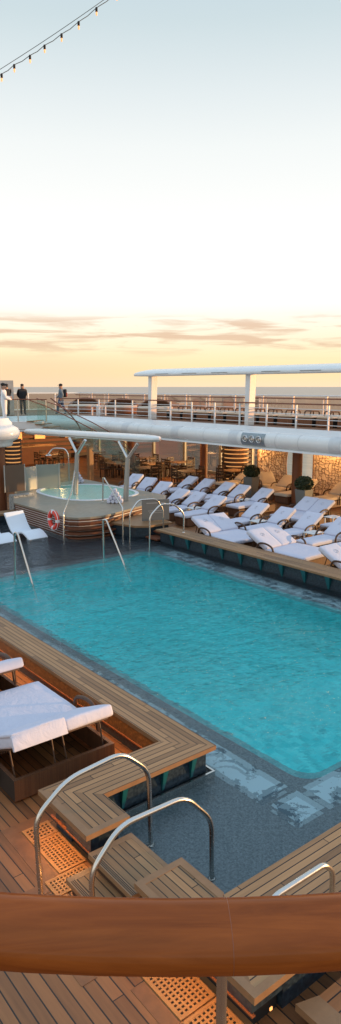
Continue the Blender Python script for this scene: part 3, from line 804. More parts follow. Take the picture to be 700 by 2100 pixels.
# basin cavity needs the body open: lower body top sits below basin floor
# rolled towel pyramids
def towel_pyramid(x,y,z,ang,where,scale=1.):
    g='rolled white towels stacked '+where; r=.06*scale; k=0
    dx,dy=math.cos(ang),math.sin(ang)
    for row,nn in enumerate((4,3,2,1)):
        for i in range(nn):
            o=(i-(nn-1)/2)*2*r; cx,cy,cz=x+dx*o,y+dy*o,z+r+row*r*1.74
            s=MB(); s.tube([(cx-dy*.16*q,cy+dx*.16*q,cz) for q in (-1,-.9,0,.9,1)],[r*.8,r*.98,r,r*.98,r*.8],10)
            lab={4:'rolled towel in the bottom row of the pile ',3:'rolled towel in the second row of the pile ',2:'rolled towel in the third row of the pile ',1:'topmost rolled towel of the pile '}[nn]+where
            tag(s.build('rolled_towel',M['towel']),lab,'towel',g+' row '+'four three two one'.split()[row])
towel_pyramid(14.35,24.15,RZ,R(-38),'at the far tub rim')
towel_pyramid(12.75,19.05,RZ,R(-38),'at the front tub rim',1.15)
# lifebuoy on the tub side
t=thing('lifebuoy','orange ring lifebuoy with white bands hung on the slatted hot tub side','lifebuoy',(9.99,18.32,.58))
s=MB(); c0=Vector((9.99,18.32,.58))
s.tube([c0+Vector((0,.245*math.cos(i*PI/14),.245*math.sin(i*PI/14))) for i in range(28)],.068,10,closed=True); s.build('ring',M['buoy'],t)
for a in (0,90,180,270):
    s=MB(); s.tube([c0+Vector((0,.245*math.cos(R(a+d)),.245*math.sin(R(a+d)))) for d in (-9,-3,3,9)],.071,10,caps=False); s.build('white_band',M['white'],t)
s=MB(); s.tube([c0+Vector((-.03,.32*math.cos(i*PI/14),.32*math.sin(i*PI/14))) for i in range(28)],.010,6,closed=True); s.build('grab_line',M['white'],t)
# screens on the tub platform
def screen(pts,z0,z1,mat,label,cat='screen'):
    t=thing('glass_screen',label,cat,(pts[0][0],pts[0][1],z0),'glass screens behind the hot tub')
    (x0,y0),(x1,y1)=pts; d=Vector((x1-x0,y1-y0,0)); n=Vector((-d.y,d.x,0)).normalized()*.012
    s=MB(); vs=[]
    for z_ in(z0,z1):
        for p_,q_ in (((x0,y0),1),((x1,y1),1),((x1,y1),-1),((x0,y0),-1)): vs.append((p_[0]+n.x*q_,p_[1]+n.y*q_,z_))
    s.add(vs,[(3,2,1,0),(4,5,6,7),(0,1,5,4),(1,2,6,5),(2,3,7,6),(3,0,4,7)]); s.build('pane',mat,t)
    s=MB(); e=d.normalized()
    for p_ in ((x0,y0),(x1,y1)): s.box(p_[0]-.015,p_[0]+.015,p_[1]-.015,p_[1]+.015,z0,z1+.01)
    s.build('edge_trim',M['alu'],t)
    return t
screen([(11.15,22.45),(11.85,22.05)] if False else [(11.12,23.25),(12.15,23.55)],RZ,1.62,M['glass_frost'],'pale frosted glass screen behind the hot tub, next to the bronze one')
screen([(12.18,23.56),(13.0,23.3)],RZ,1.66,M['glass_frost'],'middle frosted glass screen behind the hot tub water')
screen([(13.02,23.29),(13.62,22.95)],RZ,1.68,M['glass_green'],'clear greenish glass screen nearest the canopy post')
screen([(10.55,22.9),(11.35,22.9)],.82,1.80,M['glass_brown'],'bronze tinted screen above the grey mosaic pier')
s=MB(); s.box(10.5,11.3,22.1,22.5,0,.80); tag(s.build('mosaic_pier',M['mosaic_grey']),'low grey mosaic wall end beside the hot tub cladding','wall')
# shower
t=thing('outdoor_shower','arched chrome outdoor shower rising behind the glass screens','shower',(14.3,25.3,.5))
s=MB(); s.tube(arcpts([(14.25,24.7,RZ),(14.25,24.7,1.85),(14.15,24.8,2.08),(13.75,25.1,2.10),(13.6,25.2,1.85)],.25,8),.03,10); s.build('pipe',M['chrome'],t)
s=MB(); s.lathe([(.03,1.86),(.13,1.82),(.13,1.80)],13.6,25.2,16); s.build('shower_head',M['chrome'],t)

# canopy over tub
t=thing('pool_canopy','flat white canopy on two grey Y-shaped posts over the hot tub','canopy',(13.3,21,0))
CP=[(13.05,25.6),(13.05,26.2),(13.3,26.6),(13.65,26.5),(14.25,18.9),(14.15,18.3),(13.8,17.95),(13.5,18.2)]
s=MB()
n=len(CP); cx=sum(p[0] for p in CP)/n; cy=sum(p[1] for p in CP)/n
sh=lambda f:[(cx+(x-cx)*f,cy+(y-cy)*f) for x,y in CP]
lay=[(sh(.93),2.66),(sh(.985),2.68),(sh(1.0),2.74),(sh(1.0),2.80),(sh(.985),2.84),(sh(.9),2.865)]
vs=[(x,y,z_+.12*(1-(y-18)/8)) for pl,z_ in lay for x,y in pl]
fs=[(i*n+j,(i*n+(j+1)%n),(i+1)*n+(j+1)%n,(i+1)*n+j) for i in range(len(lay)-1) for j in range(n)]
fs=[f[::-1] for f in fs]
s.add(vs,fs,0,True); s.add(vs,[list(range(n)),[(len(lay)-1)*n+j for j in range(n)][::-1]],0)
o=s.build('roof',M['white_gloss'],t); bm=bmesh.new(); bm.from_mesh(o.data); bmesh.ops.recalc_face_normals(bm,faces=bm.faces); bm.to_mesh(o.data); bm.free()
s=MB(); vs=[(x,y,z_+.12*(1-(y-18)/8)) for pl,z_ in ((sh(1.004),2.70),(sh(1.006),2.735)) for x,y in pl]
s.add(vs,[(j,(j+1)%n,n+(j+1)%n,n+j) for j in range(n)]); s.build('edge_strip',M['alu'],t)
M['postgrey']=plain('silver_paint',(.36,.355,.33),.35,.35)
for bx,by in ((12.77,21.69),(13.28,19.19)):
    s=MB(); s.tube([(bx,by,RZ-.02),(bx+.08,by-.05,2.22)],[.095,.08],14); ps=s.build('post',M['postgrey'],t)
    for sg in(-1,1):
        s=MB(); s.tube([(bx+.08,by-.05,2.18),(bx+.10,by-.05+sg*.56,2.72)],[.062,.055],12); s.build('arm',M['steel'],ps)

# ledge, steps and board right of the tub
t=thing('tub_step','stone-topped ledge with teak steps between the hot tub and the pool wall','steps',(12.2,16.6,0))
s=MB(); s.prism([(11.45,17.55),(11.75,16.5),(12.1,16.25),(13.0,16.25),(13.3,17.9),(12.6,18.0)],.40,.46); s.build('ledge_top',M['bench_edge'],t)
s=MB(); s.prism([(11.5,17.5),(11.82,16.56),(12.12,16.32),(12.9,16.32),(13.2,17.8),(12.6,17.95)],-.1,.40); s.build('ledge_wall',M['mosaic_dark'],t)
for k,(x0,z_) in enumerate(((11.95,.16),(12.25,.30))):
    s=MB(); s.box(x0,12.9,15.67,16.24,z_-.05,z_); st=s.build('step',M['redwood'],t,bevel=.008)
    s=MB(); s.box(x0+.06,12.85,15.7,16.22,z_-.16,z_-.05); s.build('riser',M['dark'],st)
t=thing('notice_board','grey notice board with faint lettering standing on the ledge by the steps','sign',(12.7,16.75,.46))
Mb=Matrix.Translation((12.75,16.78,.47))@Matrix.Rotation(R(-22),4,'Z')
s=MB(); s.box(-.44,.44,-.02,.02,0,.66,0,Mb); s.build('board',M['sign'],t,bevel=.006)
s=MB()
random.seed(3)
for row,(wd,z_) in enumerate(((.6,.54),(.5,.30),(.42,.24))):
    x=-wd/2
    while x<wd/2:
        l=random.uniform(.02,.045); s.box(x,x+l*.8,-.024,-.0205,z_,z_+(.028 if row==0 else .018),0,Mb); x+=l
s.build('lettering',M['signtext'],t)

# ------------------------------------------------------------------ upper deck (right) and cross deck
UZ=3.0
def path_off(off):
    # edge line of the upper deck : long side then curve to the cross deck
    pts=[]
    for y in (-4,0,5,10,15,20,25,28,30): pts.append((20.0-off,y))
    for a in range(0,91,10): pts.append((17.0+(3.0-off)*math.cos(R(a)),31.5+(3.0-off)*math.sin(R(a))))
    pts+= [(14,34.5-off),(9,34.5-off),(2,34.5-off)]
    return pts
t=thing('upper_deck','curving white upper promenade deck with rounded tube fascia above the loungers','deck',(21,20,0))
edge=path_off(0)
s=MB(); poly=edge+[(2,44),(27.2,44),(27.2,-4)]
s.prism(poly,UZ-.10,UZ-.004,0,mtop=1,mside=0); s.build('deck_slab',[M['white'],M['deck_y']],t)
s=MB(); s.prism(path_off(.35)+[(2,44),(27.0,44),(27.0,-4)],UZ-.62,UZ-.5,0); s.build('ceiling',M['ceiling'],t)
# fascia: upper sloping plate + tube + lower lip as a swept profile
prof=[]
def sweepx(s,prof,mi=0,smooth=True):
    lines=[]
    for o_,z_ in prof: lines.append([(x,y,z_) for x,y in path_off(o_)])
    k=len(lines[0]); vs=[p for l in lines for p in l]
    fs=[(i*k+j,(i+1)*k+j,(i+1)*k+j+1,i*k+j+1) for i in range(len(lines)-1) for j in range(k-1)]
    s.add(vs,fs,mi,smooth)
s=MB(); sweepx(s,[(0,UZ),(-.02,UZ+.03),(.05,UZ+.035),(.75,UZ-.10),(.8,UZ-.14)],0,False); s.build('fascia_plate',M['white'],t)
s=MB()
tc_,tr=(1.05,2.62),.30
sweepx(s,[(tc_[0]+tr*math.cos(R(a)),tc_[1]+tr*math.sin(R(a))) for a in range(130,-231,-20)],0); s.build('tube_fascia',M['white_gloss'],t)
s=MB(); sweepx(s,[(1.0,2.40),(1.25,2.33),(1.28,2.27),(.9,2.22),(.2,2.24),(.2,2.4)],0,False); s.build('lower_lip',M['white'],t)
for yc in (8.0,9.6,12.9,14.2,16.2,17.3,21.3,24.9,25.9,28.6):
    s=MB(); vs=[]
    for y in (yc-.012,yc+.012):
        for a in range(130,-171,-20): vs.append((20-(tc_[0]+(tr+.003)*math.cos(R(a))),y,tc_[1]+(tr+.003)*math.sin(R(a))))
    k=len(vs)//2
    s.add(vs,[(i,i+1,i+1+k,i+k) for i in range(k-1)],0,True); s.build('weld_seam',M['grey_seam'],t)
# collars and lamp panels on the tube
for yc in (11.0,14.6,19.55,23.2,27.0):
    s=MB()
    vs=[];k=0
    for y in (yc-.25,yc+.25):
        for a in range(100,-141,-20): vs.append((20-(tc_[0]+(tr+.006)*math.cos(R(a))),y,tc_[1]+(tr+.006)*math.sin(R(a)))); 
    k=len(vs)//2
    s.add(vs,[(i,i+1,i+1+k,i+k) for i in range(k-1)],0,True); s.build('collar',M['grey_band'],t)
for yc in (13.0,16.1,):
    pass
for yc in (18.45,12.0):
    s=MB(); vs=[]
    for y in (yc-.62,yc+.62):
        for a in range(50,-51,-10): vs.append((20-(tc_[0]+(tr+.012)*math.cos(R(a))),y,tc_[1]+(tr+.012)*math.sin(R(a))))
    k=len(vs)//2; s.add(vs,[(i,i+1,i+1+k,i+k) for i in range(k-1)],0,True); lp=s.build('lamp_panel',M['panelgrey'],t)
    for dy in(-.36,0,.36):
        s=MB(); c_=Vector((20-tc_[0]-tr-.03,yc+dy,tc_[1]+.02))
        s.tube([c_+Vector((0,.12*math.cos(i*PI/8),.12*math.sin(i*PI/8))) for i in range(16)],.018,6,closed=True)
        s.tube([c_+Vector((.03,0,0)),c_+Vector((-.012,0,0))],[.07,.05],10)
        s.build('lamp_ring',M['chrome'],lp)
# downlights under ceiling
dl=[(18.9,9),(18.9,13),(18.9,17),(18.9,21),(19,25),(22.5,11),(22.5,15),(22.5,19),(22.5,23),(22.5,27),(20,30),(16,36.5),(12,36.5),(8,36.5)]
for x,y in dl:
    s=MB(); s.lathe([(.07,UZ-.64),(.07,UZ-.62)],x,y,12); s.build('downlight',M['lampglow'],t)
def warm(x,y,z_,e,size=.25,spot=False):
    l=bpy.data.lights.new('warm_lamp','POINT'); l.energy=e; l.color=(1,.52,.2); l.shadow_soft_size=size
    o=bpy.data.objects.new('warm_lamp',l); COL.objects.link(o); o.location=(x,y,z_)
for x,y in ((22.4,13),(22.4,18.2),(22.6,22.5),(21.6,27),(18.8,33.8),(21,37.5),(14,36.6)): warm(x,y,2.15,75)
# edge railing of the upper deck
def railing(pts,ztop,zbase,label,rods=4,post_dz=.0,step=1.6,wood=True,glass=None,name='deck_railing',prad=.028):
    t=thing(name,label,'railing',(pts[0][0],pts[0][1],zbase))
    P3=[Vector((x,y,0)) for x,y in pts]
    s=MB(); s.sweep([(p.x,p.y,ztop) for p in P3],[(-.045,-.025),(.045,-.025),(.05,.01),(.03,.03),(-.03,.03),(-.05,.01)]); s.build('handrail',M['railwood'] if wood else M['white'],t)
    for k in range(rods):
        zz_=zbase+(ztop-zbase)*(k+1)/(rods+1)
        s=MB(); s.tube([(p.x,p.y,zz_) for p in P3],.013,6); s.build('rod',M['white'],t)
    acc=0; last=None
    for a,b_ in zip(P3[:-1],P3[1:]):
        L_=(b_-a).length; d=0
        while acc+ (L_-d) >= step:
            d+=step-acc; acc=0; q=a+(b_-a)*d/L_
            s=MB(); s.box(q.x-prad,q.x+prad,q.y-prad,q.y+prad,zbase,ztop-.02); s.build('post',M['white'],t)
        acc+=L_-d
    if glass:
        s=MB(); vs=[(p.x,p.y,z_) for z_ in (zbase+.08,ztop-.06) for p in P3]; k=len(P3)
        s.add(vs,[(i,i+1,k+i+1,k+i) for i in range(k-1)]); s.build('glass_panel',glass,t)
    return t
m,nt,b=newmat('varnished_mahogany')
p=objpos(nt); mp=nd(nt,'ShaderNodeMapping',vector_type='TEXTURE'); mp.inputs['Rotation'].default_value=(0,0,-A); mp.inputs['Scale'].default_value=(.30,.03,.03); nt.links.new(p,mp.inputs[0])
g_=noise(nt,mp.outputs[0],1.2,6,.65,.8); g2=noise(nt,p,5,3)
nt.links.new(mixc(nt,g_,mixc(nt,g2,(.03,.005,.001),(.12,.020,.004)),(.42,.115,.022)),b.inputs['Base Color']); b.inputs['Roughness'].default_value=.30; b.inputs['Coat Weight'].default_value=.35; b.inputs['Coat Roughness'].default_value=.07; b.inputs['Specular IOR Level'].default_value=.0
bump(nt,b,g_,.06,.002)
M['mahogany']=m
M['railwood']=plain('rail_wood',(.22,.075,.035),.35,var=.2,scale=4)
railing(path_off(-.25)[:15],3.95,UZ,'white railing with wooden top along the upper deck edge above loungers',rods=4,step=1.55)
# outer windscreen rail
railing([(26.4,-4),(26.4,44)],4.16,UZ,'outer ship-side railing with bronze glass panels beyond the upper loungers',rods=0,step=2.1,wood=False,glass=M['glass_tint'],name='windscreen_railing',prad=.045)
railing([(26.15,-4),(26.15,44)],4.02,UZ,'wooden inner rail running along the outer bronze windscreen',rods=0,step=4.2,name='deck_railing',prad=.02)
railing([(26.4,43.8),(2,43.8)],4.16,UZ,'far end railing with bronze glass behind the standing crew',rods=0,step=2.1,wood=False,glass=M['glass_tint'],name='windscreen_railing',prad=.045)

# upper pergola
t=thing('sun_canopy','long thin white pergola roof on leaning posts above the upper deck','canopy',(20.6,18,UZ))
s=MB()
ys=[28.6,28.35,27.9,27.2,24,20.7,18,14,10,6,2]
def xprof(y,endf): return None
lines=[]
pr_=[(-.42,5.10),(-.45,5.19),(-.36,5.28),(0,5.37),(.5,5.46),(.85,5.46),(.9,5.3),(.6,5.16),(.1,5.10)]
for y in ys:
    f=1 if y<28 else (.5 if y>28.5 else .88)
    c_=5.2
    lines.append([(20.6+a*f,y,c_+(z_-c_)*f+.0*y) for a,z_ in pr_])
k=len(pr_); vs=[p for l in lines for p in l]
s.add(vs,[(i*k+j,i*k+(j+1)%k,(i+1)*k+(j+1)%k,(i+1)*k+j) for i in range(len(lines)-1) for j in range(k)],0,True)
s.add(vs,[list(range(k)),[(len(lines)-1)*k+j for j in range(k)][::-1]])
o=s.build('roof',M['white_gloss'],t); bm=bmesh.new(); bm.from_mesh(o.data); bmesh.ops.recalc_face_normals(bm,faces=bm.faces); bm.to_mesh(o.data); bm.free()
for y in (27.25,20.5,13.6):
    s=MB(); vs=[]
    for z_,w_ in ((UZ,.11),(5.17,.14)):
        for a,b_ in ((-.12,-w_),(.26,-w_),(.26,w_),(-.12,w_)): vs.append((20.45+a+(.0 if z_<4 else .05),y+b_,z_))
    s.add(vs,[(3,2,1,0),(4,5,6,7),(0,1,5,4),(1,2,6,5),(2,3,7,6),(3,0,4,7)]); s.build('post',M['white'],t,bevel=.03)
for y in (26,24,22,19,17,15):
    s=MB(); s.box(20.135,20.15,y-.5,y+.5,5.19,5.205); s.build('gutter_slot',M['planter'],t)
# upper deck loungers
U0=thing('sun_lounger','x','sun lounger',(0,0,0),'low cream loungers in a row on the upper deck')
s=MB(); s.box(-1,.9,-.42,.42,.02,.34); s.build('wicker_base',M['wicker2'],U0)
cushion('mattress',-1.02,.92,-.40,.40,.345,.42,U0,M['cream'])
for sg in(-1,1):
    s=MB(); s.tube(arcpts([(-.5,sg*.37,.15),(-.5,sg*.37,.58),(.05,sg*.37,.60),(.12,sg*.37,.2)],.1),.03,8); s.build('armrest',M['bronze'],U0)
ords=['first','second','third','fourth','fifth','sixth','seventh','eighth','ninth','tenth','eleventh','twelfth','thirteenth','fourteenth']
uy=[28.0,26.95,25.9,24.85,23.8,22.75,21.7,20.65,19.6,18.55,17.5,16.45]
for i,y in enumerate(uy):
    l='low cream lounger on upper deck, %s from the left pergola post'%ords[i]
    if i==0: U0.location=(22.6,y,UZ); U0['label']=l; U0.rotation_euler=(0,0,PI)
    else: dup(U0,(22.6,y,UZ),PI,l)
# round rattan daybeds behind the rail
Dd=thing('round_daybed','x','daybed',(0,0,0),'round brown rattan daybeds on the upper deck')
s=MB(); s.lathe([(.95,.05),(1.05,.12),(1.05,.36),(.98,.38)],0,0,28); s.build('base',M['daybed'],Dd)
s=MB(); s.lathe([(.96,.385),(1.0,.42),(.98,.50),(.9,.53)],0,0,28); s.build('cushion',M['cream'],Dd)
s=MB()
rows=[]
for a in range(-10,191,10):
    ca,sa=math.cos(R(a)),math.sin(R(a)); rows.append((1.06*ca,1.06*sa,.2,1.0*ca,.95*sa,.5+.34*max(0,math.sin(R(a)))**.8,.8*ca,.55*sa,.52+.42*max(0,math.sin(R(a)))**.8))
vs=[]
for r_ in rows: vs+=[r_[0:3],r_[3:6],r_[6:9]]
s.add(vs,[(i*3+j,i*3+j+3,i*3+j+4,i*3+j+1) for i in range(len(rows)-1) for j in range(2)],0,True); o=s.build('hood',M['daybed'],Dd)
sm=o.modifiers.new('t','SOLIDIFY'); sm.thickness=.05
for i,(x,y,l) in enumerate(((23.2,30.5,'round hooded rattan daybed nearest the left pergola post'),(23.0,33.6,'middle round hooded rattan daybed behind the rail'),(22.6,37,'round hooded rattan daybed farthest left near the walking man'))):
    if i==0: Dd.location=(x,y,UZ); Dd['label']=l; Dd.rotation_euler=(0,0,R(-40))
    else: dup(Dd,(x,y,UZ),R(-40),l)
t=thing('white_stool','small white slatted stool table by the rail on the upper deck','table',(21.2,33.2,UZ))
s=MB(); s.box(20.9,21.5,32.9,33.5,UZ+.5,UZ+.54); s.build('table_top',M['white'],t)
for a in (20.93,21.47):
    for b_ in (32.93,33.47):
        s=MB(); s.box(a-.04,a+.04,b_-.04,b_+.04,UZ,UZ+.5); s.build('leg',M['white'],t)

# left landing, drum and stairs
t=thing('stair_landing','white landing with rounded drum end at the left edge','landing',(12,29,0))
s=MB(); LP=[(8.5,34.5),(8.5,28.2),(12.4,27.3),(13.4,29.5),(14.1,29.75),(15.3,28.9),(16.0,29.8),(16.0,34.5)]
s.prism(LP,UZ-.35,UZ-.006); s.build('slab',M['white'],t)
s=MB(); dc=P(25.3,-6.45,0)
s.lathe([(.35,2.42),(.55,2.43),(.60,2.50),(.62,2.62),(.80,2.70),(.88,2.84),(.88,2.98),(.80,3.10),(.62,3.20),(.58,3.32),(.5,3.40),(.48,3.46)],dc.x,dc.y,32); s.build('drum',M['white_gloss'],t)
s=MB(); s.lathe([(.3,0),(.3,2.42)],dc.x,dc.y,20); s.build('drum_column',M['column'],t)
t=thing('glass_balustrade','green glass balustrade with wooden handrail beside the man in white','balustrade',(14,29.5,UZ))
GP=[(13.35,29.4),(14.1,29.75),(14.9,29.1),(15.5,28.7)]
s=MB(); vs=[(x,y,z_) for z_ in(UZ+.02,3.98) for x,y in GP]; k=len(GP); s.add(vs,[(i,i+1,k+i+1,k+i) for i in range(k-1)]); s.build('glass_panel',M['glass_green'],t)
s=MB(); s.sweep([(x,y,4.02) for x,y in GP],[(-.04,-.02),(.04,-.02),(.04,.02),(-.04,.02)]); s.build('handrail',M['railwood'],t)
for x,y in ((13.36,29.4),(14.4,29.5),(15.45,28.73)):
    s=MB(); s.box(x-.02,x+.02,y-.02,y+.02,UZ,4.0); s.build('post',M['alu'],t)
t=thing('staircase','curved staircase with green glass sides going down behind the hot tub canopy','stairs',(17,27.5,0))
A1=[(14.7,29.25,4.05),(15.4,28.65,3.72),(16.1,28.05,3.28),(17.2,27.2,2.56),(18.2,26.5,1.9),(18.9,26.1,1.3)]
B1=[(15.6,29.9,4.05),(16.3,29.3,3.75),(17.0,28.7,3.3),(17.6,28.1,2.9),(18.6,27.4,2.2),(19.3,27.0,1.5)]
for q in (A1,B1):
    s=MB(); s.sweep(q,[(-.04,-.02),(.04,-.02),(.04,.02),(-.04,.02)]); s.build('handrail',M['railwood'],t)
    s=MB(); vs=[(x,y,z_-.04) for x,y,z_ in q]+[(x,y,z_-1.0) for x,y,z_ in q]; k=len(q); s.add(vs,[(i,i+1,k+i+1,k+i) for i in range(k-1)]); s.build('glass_side',M['glass_green'],t)
for i in range(12):
    f=i/12*(len(A1)-1); a=int(f); fr=f-a
    pa=Vector(A1[a]).lerp(Vector(A1[a+1]),fr); pb=Vector(B1[a]).lerp(Vector(B1[a+1]),fr)
    zt=pa.z-1.02; d=(Vector(A1[a+1])-Vector(A1[a])); d.z=0; d=d.normalized()*.32
    s=MB(); vs=[(q.x+e.x,q.y+e.y,zt+o_) for o_ in(-.05,0) for q,e in ((pa,Vector()),(pb,Vector()),(pb,d),(pa,d))]
    s.add(vs,[(3,2,1,0),(4,5,6,7),(0,1,5,4),(1,2,6,5),(2,3,7,6),(3,0,4,7)]); s.build('tread',M['tabletop'],t)
# steep second handrail seen through glass
t=thing('stair_rail','steep wooden handrail dropping from the upper rail behind the glass','handrail',(16.2,29,2))
s=MB(); s.tube(arcpts([(16.3,29.8,4.05),(16.9,29.2,3.4),(17.3,28.8,2.7),(17.4,28.7,2.0)],.3),.035,8); s.build('bar',M['railwood'],t)

# ------------------------------------------------------------------ under the deck: columns, window side
Cc=None
for x,y,l in ((20.5,17.78,'brown column beside the nearer round-bush planter'),(22.5,25.6,'brown column between dining tables and the slatted lantern'),(20.5,10.5,'brown column beyond the right picture edge'),(20.6,29.2,'brown column behind the dining tables by the canopy post')):
    t=thing('column',l,'column',(x,y,0),'brown columns under the upper deck')
    s=MB(); s.tube([(x,y,0.0),(x,y,2.42)],.20,18); s.build('shaft',M['column'],t)
    s=MB(); s.lathe([(.27,.003),(.27,.05),(.21,.07)],x,y,18); s.build('base_ring',M['bronze'],t)
t=thing('window_wall','grey framed glazing of the ship side open to the sea','window wall',(24.6,20,0))
s=MB()
for y in (6,9,12,15,18.2,21.2,24.3,26.6,29.6,32.5,35.5,38.5):
    s=MB(); s.box(24.5,24.66,y-.09,y+.09,0,2.38); s.build('mullion',M['alu'],t)
s=MB(); s.box(24.52,24.64,-4,40,.0,.12); s.box(24.52,24.64,-4,40,2.3,2.38); s.build('frame_rail',M['alu'],t)
s=MB(); s.box(24.53,24.63,24.4,26.5,1.18,1.34); s.build('transom',M['column'],t)
s=MB(); s.add([(24.58,-4,.12),(24.58,40,.12),(24.58,40,2.3),(24.58,-4,2.3)],[(0,1,2,3)]); s.build('pane',M['glass'],t)
# carved lattice screens
M['latticewood']=plain('lattice_timber',(.30,.17,.09),.6)
M['latticepanel']=plain('cream_glow_tint',(.85,.70,.50),.6,var=.12,scale=3)  # back-lit glow of the screens painted as a pale cream base colour
def lattice(y0,y1,x,label,seed):
    random.seed(seed)
    t=thing('carved_screen',label,'screen',(x,(y0+y1)/2,0),'crackle-carved screens on the window side')
    def edge(z_,side): 
        b_=.20*math.sin(z_/2.3*PI)
        return (y0+b_ if side==0 else y1-.02)
    zs=[i*2.3/16 for i in range(17)]
    s=MB(); vs=[]
    for dx in(-.015,.015):
        for z_ in zs: vs+=[(x+dx,edge(z_,0),z_+.02),(x+dx,edge(z_,1),z_+.02)]
    k=len(zs)*2
    s.add(vs,[(2*i,2*i+1,2*i+3,2*i+2) for i in range(len(zs)-1)]+[(k+2*i+2,k+2*i+3,k+2*i+1,k+2*i) for i in range(len(zs)-1)]+[(2*i,2*i+2,k+2*i+2,k+2*i) for i in range(len(zs)-1)]+[(2*i+3,2*i+1,k+2*i+1,k+2*i+3) for i in range(len(zs)-1)])
    s.build('panel',M['latticepanel'],t)
    s=MB(); ny=12; nz=23; g={}
    for j in range(nz+1):
        z_=j*2.3/nz; e0,e1=edge(z_,0),edge(z_,1)
        for i in range(ny+1):
            jy=0 if i in(0,ny) else random.uniform(-.32,.32)*(e1-e0)/ny; jz=0 if j in(0,nz) else random.uniform(-.05,.05)
            off=((e1-e0)/ny/2 if j%2 and 0<i<ny else 0)
            g[i,j]=Vector((x-.03,e0+(e1-e0)*i/ny+jy+off*.8,max(.02,z_+jz)))
    for j in range(nz+1):
        for i in range(ny+1):
            if i<ny and random.random()<.72: s.tube([g[i,j],g[i+1,j]],.0095,4,caps=False)
            if j<nz and random.random()<.85: s.tube([g[i,j],g[i,j+1]],.0095,4,caps=False)
    for sd in(0,1): s.tube([(x-.03,edge(z_,sd),z_+.02) for z_ in zs],.028,5)
    s.build('lattice',M['latticewood'],t)
lattice(20.55,22.55,23.2,'crackle-carved cream screen between the lantern and the brown column',1)
lattice(17.0,19.3,23.3,'crackle-carved cream screen right of the brown column',2)
random.seed(11)
# slatted lanterns
def lantern(x,y,r,h,label,n=11):
    t=thing('slatted_lantern',label,'lantern',(x,y,0),'glowing slatted drum lanterns')
    s=MB(); s.lathe([(r*.8,.04),(r*.82,h)],x,y,24); s.build('glow_core',M['lantern_core'],t)
    s=MB(); dz=h/n
    for i in range(n):
        rr=r*(1+.02*math.sin(i*1.7)); z0=.05+i*dz
        s.lathe([(rr*.84,z0),(rr,z0+.01),(rr,z0+dz*.70),(rr*.84,z0+dz*.74)],x,y,24,cap=False,smooth=False)
    s.build('slat_ring',M['darkwood'],t)
lantern(23.2,24.75-.75,.72,2.2,'glowing drum of dark horizontal slats between window tables and screens')
q=P(32,-7.4,0); lantern(q.x,q.y,.42,2.2,'glowing slatted drum lantern in the bar at far left',12)
# planters
def planter(x,y,label,seed):
    t=thing('planter',label,'planter',(x,y,0),'tall grey planters with clipped round bushes')
    s=MB(); a,b_=.17,.24
    vs=[(x+i*a,y+j*a,0) for i,j in((-1,-1),(1,-1),(1,1),(-1,1))]+[(x+i*b_,y+j*b_,.92) for i,j in((-1,-1),(1,-1),(1,1),(-1,1))]
    s.add(vs,[(3,2,1,0),(4,5,6,7),(0,1,5,4),(1,2,6,5),(2,3,7,6),(3,0,4,7)]); s.build('pot',M['planter'],t,bevel=.015)
    rnd=random.Random(seed); s=MB()
    s.ball((x,y,1.12),.27,.27,.21,10)
    for i in range(900):
        u=rnd.uniform(-1,1); th=rnd.uniform(0,2*PI); q=math.sqrt(1-u*u); rr=rnd.uniform(.92,1.12)
        c_=Vector((x+.31*rr*q*math.cos(th),y+.31*rr*q*math.sin(th),1.13+.25*rr*u))
        d1=Vector((rnd.gauss(0,1),rnd.gauss(0,1),rnd.gauss(0,1))).normalized()*.035; d2=d1.cross(Vector((rnd.gauss(0,1),rnd.gauss(0,1),rnd.gauss(0,1)))).normalized()*.03
        s.add([c_-d1,c_+d2,c_+d1,c_-d2],[(0,1,2,3)],rnd.choice((0,0,1)))
    s.build('clipped_bush',[M['leaf'],M['leaf2']],t)
M['leaf']=plain('dark_leaf',(.022,.034,.012),.6,var=.3); M['leaf2']=plain('light_leaf',(.05,.07,.022),.6,var=.3)
planter(19.15,16.25,'round clipped bush in tall grey planter right of the brown column',1)
planter(20.2,19.98,'round clipped bush in tall grey planter left of the brown column',2)

# dining furniture
DT=thing('dining_table','x','table',(0,0,0),'square oak dining tables by the window side')
s=MB(); s.box(-.48,.48,-.42,.42,.70,.745); s.build('table_top',M['tabletop'],DT,bevel=.006)
for a in(-.4,.4):
    for b_ in(-.34,.34):
        s=MB(); s.box(a-.03,a+.03,b_-.03,b_+.03,0,.70); s.build('leg',M['darkwood'],DT)
CH=thing('dining_chair','x','chair',(0,0,0),'dark wooden dining chairs')
s=MB(); s.box(-.24,.24,-.24,.24,.42,.48); s.build('seat',M['darkwood'],CH,bevel=.012)
s=MB()
for yy in(-.21,.21): s.box(-.24,-.20,yy-.02,yy+.02,.48,.92)
for z_ in(.62,.74,.86): s.box(-.235,-.205,-.21,.21,z_-.035,z_+.035)
s.build('backrest',M['darkwood'],CH)
for a in(-.21,.21):
    for b_ in(-.21,.21):
        s=MB(); s.box(a-.02,a+.02,b_-.02,b_+.02,0,.42); s.build('leg',M['darkwood'],CH)
tl=[(19.75,29.37,'oak dining table just right of the left canopy post'),(19.67,26.67,'oak dining table above the hot tub loungers'),(20.98,27.9,'oak dining table second from the canopy arm toward the windows'),(20.42,24.32,'oak dining table nearest the white loungers'),
    (22.6,27.6,'oak dining table against the window left of the column'),(22.2,23.2,'oak dining table right of the brown column'),(21.43,32.57,'oak dining table farthest along the window side'),(22.2,30.2,'oak dining table by the window behind the canopy arm'),
    (19.2,35.5,'oak dining table under the upper deck corner at left'),(16.6,36.0,'oak dining table in front of the bar at far left')]
fc=True
